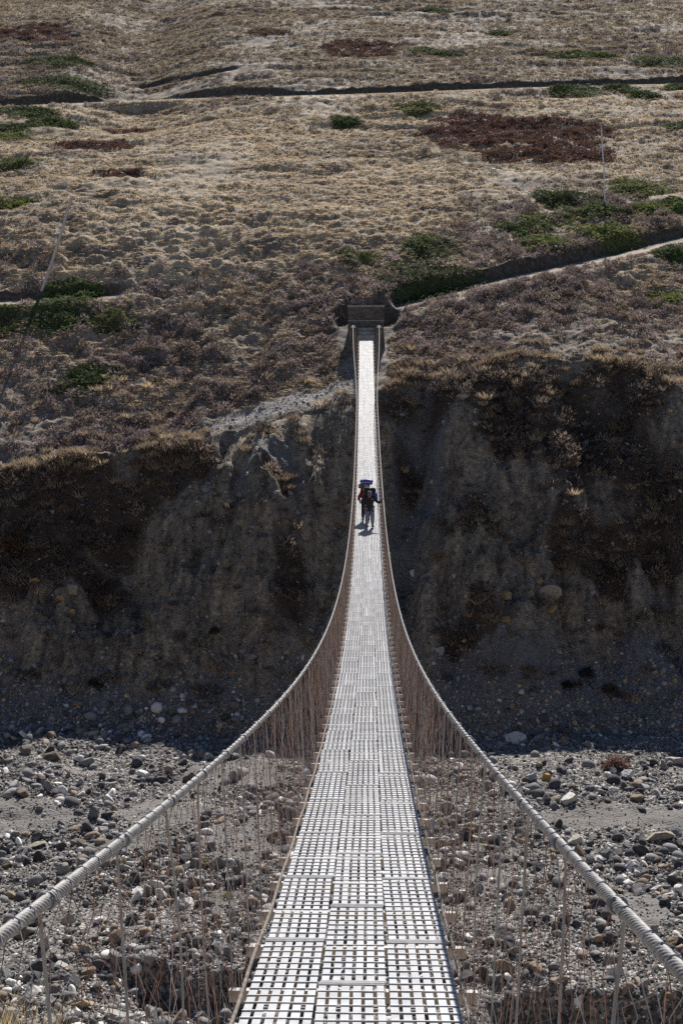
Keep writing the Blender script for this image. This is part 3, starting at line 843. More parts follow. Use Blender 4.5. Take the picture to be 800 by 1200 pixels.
# scree at the foot of the cliff and bits of stone in its face
x, Y = vis_strip(80000, 76, 98, 1.2)
z, Yb, Yt, t, p = base_info(x, Y)
pr = np.clip(1.15 - 3.0 * t + .6 * fbm(x * .3, Y * .3, 3, 3), .11, 1) * (Y < Yb)
keep = rng.random(len(x)) < pr
x, Y, z, t = x[keep], Y[keep], z[keep], t[keep]; n = len(x)
s = .05 + .06 * rng.pareto(2.4, n); s = np.minimum(s, .26)
c = tones(n, [(.22, .22, .225), (.11, .11, .115), (.36, .35, .335), (.33, .25, .15)], .2, [.42, .36, .12, .10])
o = scatter('scree', ROCK_S, np.stack([x, Y, z], 1), s, rng.random(n) * 6.28, c, M_STONES)
tag(o, 'dark loose scree along the foot of the cliff', 'scree', kind='stuff')
# gravel on the landslip and round the bridge head, a few stones on the hill
x = np.concatenate([rng.uniform(-14, 0, 9000), rng.uniform(-30, 30, 900), rng.uniform(-6, 6, 900)]); Y = np.concatenate([rng.uniform(90, 104, 9000), rng.uniform(105, 240, 900), rng.uniform(97, 112, 900)])
z, Yb, Yt, t, p = base_info(x, Y)
d = distpoly(x, Y, LP)
keep = ((d < 1.6) | (Y > 104) | (np.hypot(x, Y - 104) < 6)) & (Y > Yb - .5) & ~((np.abs(x) < 1.5) & (np.abs(Y - 104) < 2))
x, Y, z = x[keep], Y[keep], z[keep]; n = len(x)
s = .035 + .03 * rng.pareto(2.8, n); s = np.minimum(s, .18)
o = scatter('path_gravel', ROCK_S, np.stack([x, Y, z], 1), s, rng.random(n) * 6.28, tones(n, [(.30, .285, .27), (.20, .19, .18), (.40, .385, .36)], .15), M_STONES)
tag(o, 'loose grey rubble on the landslip beside the bridge head', 'rubble', kind='stuff')

# ------------------------------------------------------------------ green juniper mats, each a thing
JUN = [
 (70, 70, 38, 9, 'low dark green shrub at top left, upper of the two large ones in the gully'),
 (72, 90, 46, 15, 'largest dark green shrub mat at top left, below the upper gully shrub'),
 (25, 130, 34, 8, 'dark green shrub at left just below the upper trail'),
 (62, 141, 34, 8, 'long dark green shrub running right below the upper trail at left'),
 (14, 146, 20, 9, 'dark green shrub at the left edge, left of the long shrub mat'),
 (10, 160, 16, 7, 'small bright green shrub at the left edge under the long shrub mat'),
 (18, 190, 22, 7, 'olive green mat alone on the left edge above the russet patch'),
 (15, 240, 17, 5, 'bright green flat shrub at the left edge above the leaning pole'),
 (68, 362, 36, 13, 'large dark green shrub below the foot of the leaning pole'),
 (88, 339, 30, 6, 'dark flat shrub right of the foot of the leaning pole'),
 (132, 373, 17, 7, 'small olive shrub right of the large shrub below the leaning pole'),
 (4, 374, 10, 12, 'dark green shrub cut by the left edge below the left trail'),
 (102, 443, 28, 12, 'dark green shrub alone on the lower left slope'),
 (505, 284, 30, 11, 'green shrub above the largest mat right of the bridge head'),
 (497, 312, 48, 17, 'largest dark green mat above the trail right of the bridge head'),
 (420, 300, 17, 6, 'small olive shrub left of the largest mat above the bridge head'),
 (612, 266, 28, 8, 'dark green mat left of the tall pole, between two brighter mats'),
 (640, 283, 28, 9, 'green mat lowest in the row left of the tall pole'),
 (665, 228, 32, 9, 'dark green mat beside the foot of the tall pole, upper left'),
 (696, 245, 38, 9, 'broad green mat at the foot of the tall pole'),
 (708, 266, 38, 11, 'bright green mat just below the shadow of the tall pole'),
 (646, 255, 30, 7, 'olive mat up slope of the lowest mat left of the pole'),
 (748, 218, 27, 11, 'bright green rounded mat right of the tall pole'),
 (770, 241, 28, 10, 'bright green mat near the right edge below the rounded mat'),
 (796, 236, 14, 7, 'small green shrub cut by the right edge above the right trail'),
 (790, 293, 18, 12, 'dark green shrub at the right edge below the right trail'),
 (786, 348, 22, 9, 'lowest green shrub at the right edge of the slope'),
 (401, 139, 15, 6, 'small dark shrub alone below the middle of the upper trail'),
 (488, 126, 20, 6, 'olive shrub left of the large russet patch'),
 (672, 104, 30, 8, 'dark green shrub below the upper trail at right'),
 (725, 101, 12, 7, 'round dark shrub on the edge of the upper trail at right'),
 (680, 64, 42, 7, 'long dark green mat above the upper trail at right'),
 (776, 66, 28, 11, 'dark green shrub above the upper trail near the right edge'),
 (510, 11, 14, 6, 'small dark shrub at the very top right of centre'),
 (587, 37, 14, 5, 'small dark shrub high on the slope between russet patch and top'),
 (496, 57, 14, 6, 'dark shrub above the trail, right of the upper russet patch'),
 (524, 61, 14, 5, 'small shrub right beside the dark shrub above the upper trail'),
 (754, 108, 14, 6, 'small green shrub below the upper trail, right of the round dark one'),
 (795, 100, 11, 8, 'dark shrub cut by the right edge at the upper trail'),
 (795, 145, 14, 7, 'dark green shrub at the right edge below the upper trail'),
]
for i, (px, py, hw, hh, lb) in enumerate(JUN):
    P = at(px, py + hh * .5, 99); d = np.linalg.norm(P - CAM)
    a = 1.08 * hw * d / F; b = max(.9, hh * d / F / .42)
    r = np.random.default_rng(100 + i)
    H = min(.58, .24 + .08 * a)
    # several overlapping lobes with sprays over their tops
    Vv, Ff, Tt = [], [], []; n0 = 0
    nl = int(7 + a * 3)
    for l in range(nl):
        an = r.random() * 6.28; q = math.sqrt(r.random()) * .78
        cx, cy = math.cos(an) * q * a, math.sin(an) * q * b
        lr = (.30 + .25 * r.random()) * min(a, b) + .25
        v, f, t = sprays(int(150 + 60 * lr), 1, 1, .16 / max(.6, lr) * 1.0, r)
        v = v * np.array([lr * 1.35, lr, H * (.7 + .5 * r.random()) * (1 - .35 * q)])
        v += np.array([cx, cy, 0])
        Vv.append(v); Ff.append(f + n0); n0 += len(v)
        lt = .75 + .55 * r.random()
        Tt.append(t * lt)
    v = np.concatenate(Vv); wx, wy = v[:, 0] + P[0], v[:, 1] + P[1]
    v[:, 2] += zfull(wx, wy) - P[2] - .04
    base = np.array([(.074, .088, .034), (.062, .074, .032), (.105, .118, .040)])[i % 3 if 'bright' not in lb else 2]
    if 'dark' in lb: base = np.array((.052, .066, .027))
    if 'olive' in lb: base = np.array((.095, .10, .042))
    tt = np.concatenate(Tt)[:, None] * base[None] * 1.65
    o = mesh_obj('juniper_shrub', v, np.concatenate(Ff), M_GREEN, None, tt)
    o.location = P; tag(o, lb, 'shrub', 'green juniper mats on the mountainside')

# tussocks and bushes one can point to
def clump(name, protos, px, py, hw, col, mat, lb, cat, group, lo=70, n=1, hs=1.0):
    P = at(px, py + hw * .6, lo); d = np.linalg.norm(P - CAM); s = hw * d / F
    Vv, Ff, Tt = [], [], []; n0 = 0
    for k in range(n):
        v, f, t = protos[rng.integers(0, len(protos))]
        w = .5 if protos is not G_BIG else .6
        sc = s / w * (1 if n == 1 else .6)
        off = np.zeros(3) if n == 1 else np.array([rng.uniform(-.3, .3) * s, rng.uniform(-.2, .2) * s, 0])
        an = rng.random() * 6.28; c_, s_ = math.cos(an), math.sin(an)
        v = v @ np.array([[c_, s_, 0], [-s_, c_, 0], [0, 0, 1]]) * sc * np.array([1, 1, hs]) + off
        if n > 1: v[:, 2] += float(zfull(P[0] + off[0], P[1] + off[1]) - P[2])
        Vv.append(v); Ff.append(f + n0); Tt.append(t); n0 += len(v)
    o = mesh_obj(name, np.concatenate(Vv), np.concatenate(Ff), mat, None, np.concatenate(Tt)[:, None] * np.array(col)[None])
    o.location = P; tag(o, lb, cat, group); return o
gT = 'single tussocks on the cliff'
for q in [(510, 643, 17, (.34, .23, .12), 'biggest round golden tussock on the cliff right of the bridge'),
          (521, 610, 10, (.30, .20, .12), 'tussock up slope of the biggest golden tussock'),
          (473, 628, 8, (.28, .19, .11), 'small tussock beside the right rail, left of the biggest one'),
          (683, 642, 10, (.34, .24, .13), 'straw tussock at the edge of the dark scrub on the right cliff'),
          (345, 690, 14, (.36, .26, .17), 'pale tussock low in the left cliff, near the left rail'),
          (335, 640, 12, (.30, .21, .14), 'tussock in the middle of the strip left of the rail'),
          (350, 712, 13, (.36, .25, .16), 'lowest pale tussock of the strip left of the rail'),
          (325, 612, 11, (.33, .24, .16), 'highest tussock of the strip left of the rail'),
          (255, 678, 10, (.38, .29, .19), 'pale tussock alone in the middle of the left cliff'),
          (62, 573, 9, (.33, .24, .15), 'golden tussock just under the left brink')]:
    clump('tussock', G_BIG, q[0], q[1], q[2], q[3], M_GRASS, q[4], 'grass tussock', gT, 70, 2)
for q in [(715, 805, 13, (.10, .075, .05), 'dark bush low on the right cliff, right of two others'),
          (688, 786, 12, (.06, .05, .042), 'dark bush low on the right cliff, upper of three'),
          (663, 802, 9, (.05, .042, .036), 'small dark bush low on the right cliff, leftmost of three'),
          (112, 800, 10, (.06, .048, .04), 'dark bush near the foot of the left cliff'),
          (250, 740, 8, (.055, .045, .038), 'small dark bush in the bare soil of the left cliff'),
          (18, 640, 22, (.11, .065, .04), 'broad rusty bush at the left edge of the cliff')]:
    clump('cliff_bush', SCRUB, q[0], q[1], q[2], q[3], M_SCRUB, q[4], 'bush', 'single bushes on the cliff', 70, 4, 1.2)
clump('leafless_bush', SCRUB, 722, 889, 18, (.24, .165, .14), M_SCRUB, 'reddish brown leafless bush on the gravel at the edge of the cliff shadow', 'bush', None, 40, 5, 1.2)
for q in [(238, 1005, 9, (.20, .18, .07), 'small olive grass tuft left of the bridge, upper of two'),
          (266, 1046, 9, (.24, .20, .06), 'small yellow green grass tuft beside the left deck edge'),
          (253, 1083, 9, (.17, .08, .05), 'small rusty plant tuft on the sand left of the deck'),]:
    clump('river_tuft', SCRUB, q[0], q[1], q[2], q[3], M_SCRUB, q[4], 'plant', 'small plants on the river bed', 40, 2, .8)
# the pale grass at the camera's feet, lower left
P = []
for k in range(16):
    xx, yy = rng.uniform(-3.3, -1.75), rng.uniform(6.4, 7.5); P.append((xx, yy, float(zfull(xx, yy))))
P = np.array(P)
FG = [blades(220, .14, .42, .0045, .22, rr) for _ in range(4)]
o = scatter('bank_grass', FG, P - np.array([[-2.3, 7, -4.2]]), np.full(16, 1.0), rng.random(16) * 6, tones(16, [(.68, .58, .37), (.60, .50, .30)], .1), M_GRASS)
o.location = (-2.3, 7, -4.2); tag(o, 'pale yellow tuft of dry grass on the near bank in the lower left corner', 'grass tuft')

# ------------------------------------------------------------------ the bridge
L0, L1 = -1.6, 103.0
BZ = (-1.704, -.2606, .002518)
def dz(Y): return BZ[0] + BZ[1] * Y + BZ[2] * Y * Y
def dxx(Y): return .13 * np.sin(np.pi * np.clip(Y, 0, 103) / 103.0)
def lat(Y): return .61 + .36 * sstep(80, 103, np.asarray(Y, float))
def hgt(Y): return 1.16 - .22 * sstep(85, 103, np.asarray(Y, float))
def fr(Y):
    sl = BZ[1] + 2 * BZ[2] * Y; n = math.sqrt(1 + sl * sl)
    return np.array([0, 1 / n, sl / n]), np.array([0, -sl / n, 1 / n])
EX = np.array([1.0, 0, 0])
bridge = empty('suspension_footbridge', (0, 0, dz(0)))
tag(bridge, 'long narrow steel footbridge with cable rails and wire netting sagging across the gorge', 'footbridge')
BO = np.array([0, 0, dz(0)])
# deck panels: three staggered columns of steel slats with cross bars
PL, COLW = 1.75, .335
def panel(mb, ci, Ya, Yb_):
    nseg = 2
    x0 = (ci - 1) * COLW
    tilt = rng.normal() * .0035; lift = abs(rng.normal()) * .002; skew = rng.normal() * .004
    Ym = (Ya + Yb_) / 2
    A, U = fr(Ym)
    c0 = np.array([dxx(Ym) + x0, Ym, dz(Ym) + lift]); hl = (Yb_ - Ya) / 2 * math.hypot(1, BZ[1] + 2 * BZ[2] * Ym) - .005
    A2 = A + EX * skew
    sg = COLW / 6
    for k in range(6):
        ox = -COLW / 2 + sg * (k + .5)
        w = (.0188 + .0006 * rng.normal())
        zt = .0012 * rng.normal()
        X2 = EX + U * (tilt + .008 * rng.normal())
        mb.box(c0 + EX * ox + U * zt, X2 * w, A2 * hl, U * .002)
    nb = 15
    for k in range(nb):
        q = -hl + .03 + (2 * hl - .06) * k / (nb - 1)
        hh = .0036
        mb.box(c0 + A2 * (q + .003 * rng.normal()) + U * (.002 + hh), EX * (COLW / 2 - .006) + A * (.002 * rng.normal()), A2 * .0032, U * hh, 1)
    for q in (-hl + .004, hl - .004):                        # end flats
        mb.box(c0 + A2 * q + U * .006, EX * (COLW / 2 - .003), A2 * .0032, U * .0036, 1)
    for q in (-.44, .44):                                    # clip pairs
        for ox in (-.085, .085):
            for e in (-.021, .021):
                mb.box(c0 + A2 * (q + e) + EX * (ox + .028) + U * .008, EX * .011, A2 * .006, U * .004, 2)
pans = []
for ci in range(3):
    Ya = L0 + (.875 if ci == 1 else (0 if ci == 0 else 0.0)) - (.03 if ci == 2 else 0)
    while Ya < L1 - .1:
        pans.append((ci, Ya, min(Ya + PL, L1))); Ya += PL
M_CLIP = m_plain('dark_clip', (.16, .16, .16), .6, .3, .3, 20)
pans.sort(key=lambda q: q[1])
vis = [q for q in pans if q[2] > 3.5]; hid = [q for q in pans if q[2] <= 3.5]
for q in vis[:100]:
    mb = MB(); panel(mb, *q); Ym = (q[1] + q[2]) / 2
    org = np.array([dxx(Ym) + (q[0] - 1) * COLW, Ym, dz(Ym)])
    o = mb.build('deck_panel', [M_STEEL, M_BAR, M_CLIP], bridge, origin=org); o.location = org - BO
mb = MB()
for q in vis[100:] + hid: panel(mb, *q)
o = mb.build('deck_panels', [M_STEEL, M_BAR, M_CLIP], bridge, origin=BO); o['kind'] = 'stuff'

# cross beams and hangers
BS = .875
Yb_all = np.arange(L0 + BS * 1, L1 - .3, BS)
def beam(mb, Y):
    A, U = fr(Y); c = np.array([dxx(Y), Y, dz(Y)]) - U * .034
    mb.box(c, EX * .605, A * .0275, U * .003)
    mb.box(c - U * .028 - A * .0252, EX * .604, A * .0023, U * .0248)
def hanger(mb, Y, sd):
    A, U = fr(Y); x = dxx(Y)
    top = np.array([x + sd * lat(Y), Y, dz(Y) + hgt(Y)]); bot = np.array([x + sd * .590, Y, dz(Y) - .03])
    k = np.linspace(0, 1, 6)[:, None]
    bow = np.sin(np.pi * k) * np.array([[rng.normal() * .012, rng.normal() * .018, 0]])
    a2 = np.linspace(0, 2 * math.pi, 13)
    mb.tube(top + (bot - top) * k + bow + np.array([sd * .0195, 0, 0]) * (1 - k), .0046, 6)
    ring = top + .0195 * (np.cos(a2)[:, None] * EX + np.sin(a2)[:, None] * U)
    for e in (-.010, .006):
        mb.tube(ring + A * e, .0042, 5, cap=False)
seen = [Y for Y in Yb_all if Y > 2]; rest_ = [Y for Y in Yb_all if Y <= 2]
for Y in seen[:100]:
    mb = MB(); beam(mb, Y); org = np.array([dxx(Y), Y, dz(Y)]); o = mb.build('cross_beam', M_BEAM, bridge, origin=org); o.location = org - BO
mb = MB()
for Y in seen[100:] + rest_: beam(mb, Y)
mb.build('cross_beams', M_BEAM, bridge, origin=BO)['kind'] = 'stuff'
for Y in seen[:50]:
    for sd in (-1, 1):
        mb = MB(); hanger(mb, Y, sd); org = np.array([dxx(Y) + sd * .65, Y, dz(Y)]); o = mb.build('hanger_rod', M_ROD, bridge, origin=org, smooth=True); o.location = org - BO
mb = MB()
for Y in seen[50:] + rest_:
    for sd in (-1, 1): hanger(mb, Y, sd)
mb.build('hanger_rods', M_ROD, bridge, origin=BO)['kind'] = 'stuff'

# rail cables: six twisted strands
def rail(sd):
    Ys = np.concatenate([np.arange(-9, .5, .1), np.arange(.5, 9, .0045), np.arange(9, 18, .010), np.arange(18, 32, .03), np.arange(32, L1 + .35, .25)])
    P = np.stack([dxx(Ys) + sd * lat(Ys), Ys, dz(Ys) + hgt(Ys)], 1)
    back = Ys < 0
    P[back, 2] = dz(0) + hgt(0) - np.where(Ys[back] > -2, 0, (Ys[back] + 2) * .20) * 1.0 + (-.26 * Ys[back]) * .4 - np.maximum(0, -Ys[back] - 3) * .55
    n = 40
    an = np.arange(n) * 2 * math.pi / n
    tw = -sd * Ys * 2 * math.pi / .105
    r = np.where(Ys < 18, 1.0, 0.0)[:, None] * (.0062 + .0086 * np.abs(np.cos(2.5 * (an[None] + tw[:, None]))) ** .6) + np.where(Ys < 18, 0.0, .0135)[:, None]
    V = P[:, None, :] + r[..., None] * (np.cos(an)[None, :, None] * EX + np.sin(an)[None, :, None] * np.array([0, .2, .98]))
    k = len(Ys)
    i = np.arange(k - 1)[:, None] * n; j = np.arange(n)[None]
    a = i + j; b = i + (j + 1) % n
    Fq = np.stack([a, b, b + n, a + n], -1).reshape(-1, 4)
    o = mesh_obj('rail_cable', V.reshape(-1, 3) - BO, Fq, M_CABLE, bridge, None, True)
    # lacing wire turns that fix the netting
    mb = MB(); pts = []
    for Y in np.arange(1.0, 50, .15):                        # one long wire: a turn round the cable, then along it to the next turn
        Y = Y + rng.normal() * .022
        A, U = fr(Y)
        for q in np.linspace(0, 1, 9):
            yy = Y + .022 * q; c = np.array([dxx(yy) + sd * lat(yy), yy, dz(yy) + hgt(yy)])
            pts.append(c + .0166 * (math.cos(2 * math.pi * q - 1.6) * EX + math.sin(2 * math.pi * q - 1.6) * U))
    mb.tube(pts, .0019, 4)
    mb.build('lacing_wire', M_BAR, o, origin=BO)
    return o
rail(-1); rail(1)
for sd in (-1, 1):                                           # walkway cables along the deck edges
    Ys = np.concatenate([np.arange(L0, 30, .1), np.arange(30, L1 + .1, .5)])
    A, U = fr(20)
    P = np.stack([dxx(Ys) + sd * (.528 + .004 * np.sin(Ys * 3)), Ys, dz(Ys) + .004], 1)
    mb = MB(); mb.tube(P, .0105, 8)
    mb.build('deck_cable', M_CABLE2, bridge, True, origin=BO)

# wire netting, old and rusty: chain link pulled into tall diamonds
def netting(sd):
    pit = .072
    Ys = np.arange(.4, L1 - .6, pit); m = len(Ys); k = 13
    t = np.linspace(0, 1, k)
    far = Ys > 40
    zig = ((np.arange(k) % 2) * 2 - 1)[None, :] * ((np.arange(m) % 2) * 2 - 1)[:, None] * pit * .72
    Yv = Ys[:, None] + zig + .016 * rng.normal(size=(m, k)) + (.04 * fbm(Ys * .7, Ys * 0, 3, 2))[:, None] * np.sin(np.pi * t)[None]
    miss = rng.random(m) < .04
    xl = lat(Yv); tt = t[None] + .015 * rng.normal(size=(m, k)); tt[:, 0] = 0; tt[:, -1] = 1
    xv = dxx(Yv) + sd * ((xl + .004) * (1 - tt) + .545 * tt + .028 * np.sin(np.pi * tt) * (.5 + fbm(Yv * .5, tt * 2, 2, 5)) + .012 * rng.normal(size=(m, k)) * (np.sin(np.pi * tt) > .1))
    zv = dz(Yv) + hgt(Yv) * (1 - tt) - .02 - 0.0 * tt
    P = np.stack([xv, Yv, zv], -1)[~miss]
    m = len(P); rad = .0013
    n = 3
    an = np.arange(n) * 2 * math.pi / n + .5
    off = np.stack([np.cos(an), np.sin(an), 0 * an], -1) * rad
    V = (P[:, :, None, :] + off[None, None]).reshape(-1, 3)
    i = (np.arange(m) * k * n)[:, None, None]; j = (np.arange(k - 1) * n)[None, :, None]; l = np.arange(n)[None, None]
    a = i + j + l; b = i + j + (l + 1) % n
    Fq = np.stack([a, b, b + n, a + n], -1).reshape(-1, 4)
    cols = tones(m, [(.21, .115, .08), (.29, .165, .12), (.24, .21, .195), (.36, .25, .19), (.40, .38, .355)], .15, [.25, .22, .2, .2, .13])
    mesh_obj('wire_netting', V - BO, Fq, M_NET, bridge, np.repeat(cols, k * n, 0))
netting(-1); netting(1)

# pale green cloth tied to the right rail
cl_m = m_plain('green_cloth', (.45, .60, .30), .9, 0, .2, 10)
Yc = 39.0; A, U = fr(Yc)
mb = MB(); c = np.array([dxx(Yc) + lat(Yc), Yc, dz(Yc) + hgt(Yc)])
a2 = np.linspace(0, 2 * math.pi, 10)
mb.tube(c + .034 * (np.cos(a2)[:, None] * EX + np.sin(a2)[:, None] * U), .016, 6)
for s_ in (0, 1):
    nn = 6; V = []
    for i in range(nn):
        q = i / (nn - 1)
        for w in (-1, 1):
            V.append(c + np.array([.03 + .03 * math.sin(q * 5 + s_), -.04 - .05 * s_ + w * .05 * (.5 + q), -.03 - q * (.42 + .15 * s_)]))
    V += [v + np.array([.006, 0, 0]) for v in V]
    Fc = [(2 * i, 2 * i + 1, 2 * i + 3, 2 * i + 2) for i in range(nn - 1)] + [(2 * i + 12, 2 * i + 14, 2 * i + 15, 2 * i + 13) for i in range(nn - 1)]
    mb.add(V, Fc)
o = mb.build('cloth_strip', cl_m, None, True, origin=c); o.location = c
tag(o, 'pale green strip of cloth tied to the right rail nearer than the walkers', 'cloth')

# ------------------------------------------------------------------ bridge head
for sd, sx in ((-1, 'left'), (1, 'right')):
    xc = sd * .97
    P0 = np.array([xc, 103.75, dz(103.0)])
    pe = empty('rail_pillar', P0)
    tag(pe, 'dark stone pillar with a pale cap on the %s of the far deck end' % sx, 'pillar', 'stone pillars of the bridge head')
    mb = MB()
    V = []
    for zz, wx0, wx1, wy in ((-3.0, .62, .36, .75), (-.9, .46, .34, .62), (.80, .36, .33, .42)):
        a_, b_ = (wx0, wx1) if sd < 0 else (wx1, wx0)
        V += [(-a_, -wy, zz), (b_, -wy, zz), (b_, wy, zz), (-a_, wy, zz)]
    Fc = [(0, 1, 2, 3)[::-1], (8, 9, 10, 11)]
    for r_ in (0, 4):
        for k in range(4): Fc.append((r_ + k, r_ + (k + 1) % 4, r_ + 4 + (k + 1) % 4, r_ + 4 + k))
    mb.add(V, Fc); mb.build('shaft', M_WALL, pe)
    mb = MB(); mb.bx(-.17, .17, -.36, .2, .80, .90); mb.bx(-.12, .12, -.30, .14, .90, .975)
    o = mb.build('cap', M_CAP, pe)
    md = o.modifiers.new('b', 'BEVEL'); md.width = .02; md.segments = 2
zd = dz(103.0)
st = empty('stone_steps', (0, 103.1, zd)); tag(st, 'three rough stone steps rising from the far end of the deck', 'steps')
for k in range(3):
    mb = MB(); mb.bx(-.63, .63, .0 + .38 * k, 2.2, -1.2 if k == 0 else .27 * k - .012, .02 + .27 * (k + 1) - .03)
    o = mb.build('step', M_STEP, st); md = o.modifiers.new('b', 'BEVEL'); md.width = .025; md.segments = 2
    o.data.transform(Matrix.Translation((0.003 * k, 0, 0)))
w = empty('anchor_wall', (0, 105.6, -1.2)); tag(w, 'square dark stone anchor block standing behind the steps at the far end', 'wall')
mb = MB(); mb.bx(-1.40, 1.36, -.28, .9, -1.0, 1.72); o = mb.build('masonry', M_WALL, w)
mb = MB(); mb.bx(-1.44, 1.40, -.32, .94, 1.72, 1.84); o = mb.build('coping', M_STEP, w)
md = o.modifiers.new('b', 'BEVEL'); md.width = .02; md.segments = 2
mb = MB(); mb.bx(-1.41, 1.37, -.33, -.281, .66, .74); mb.build('ledge', M_STEP, w)

# ------------------------------------------------------------------ poles on the slope
def pole(px0, py0, px1, py1, r0, r1, mat, lb, nm):
    B = at(px0, py0, 99); rr_ = ray(px1, py1); t = B[1] / rr_[1]
    T = np.array([CAM[0] + rr_[0] * t, B[1], rr_[2] * t])
    mb = MB(); k = np.linspace(-.05, 1, 12)[:, None]; wv = np.sin(k * 5) * .05
    mb.tube((T - B) * k + np.concatenate([wv, 0 * wv, 0 * wv], 1), np.linspace(r0, r1, 12), 10)
    o = mb.build(nm, mat, None, True); o.location = B; tag(o, lb, 'pole')
pole(708, 238, 704.5, 147, .075, .055, M_ALU, 'thin pale upright pole on the right slope among green shrubs', 'utility_pole')
pole(50, 340, 86, 230, .14, .10, M_WOOD, 'thin weathered pole leaning right on the left slope', 'utility_pole')

# ------------------------------------------------------------------ the two walkers
def skin(name, pts, edges, rad, mat, parent, sub=2, root=0):
    me = bpy.data.meshes.new(name); me.from_pydata(pts, edges, [])
    o = bpy.data.objects.new(name, me); COL.objects.link(o)
    md = o.modifiers.new('s', 'SKIN'); md.use_smooth_shade = True
    for v, r_ in zip(me.skin_vertices[0].data, rad):
        v.radius = (r_, r_) if not isinstance(r_, tuple) else r_
    me.skin_vertices[0].data[root].use_root = True
    m2 = o.modifiers.new('u', 'SUBSURF'); m2.levels = sub; m2.render_levels = sub
    dg = bpy.context.evaluated_depsgraph_get()
    nm = bpy.data.meshes.new_from_object(o.evaluated_get(dg))
    o.modifiers.clear(); old = o.data; o.data = nm; bpy.data.meshes.remove(old); nm.name = name
    nm.materials.clear(); nm.materials.append(mat)
    nm.polygons.foreach_set('use_smooth', np.ones(len(nm.polygons), bool))
    o.parent = parent
    return o

def chain(pts, rads, P, E, Rd, start=None):
    prev = start
    for p, r_ in zip(pts, rads):
        P.append(p); Rd.append(r_); i = len(P) - 1
        if prev is not None: E.append((prev, i))
        prev = i
    return prev

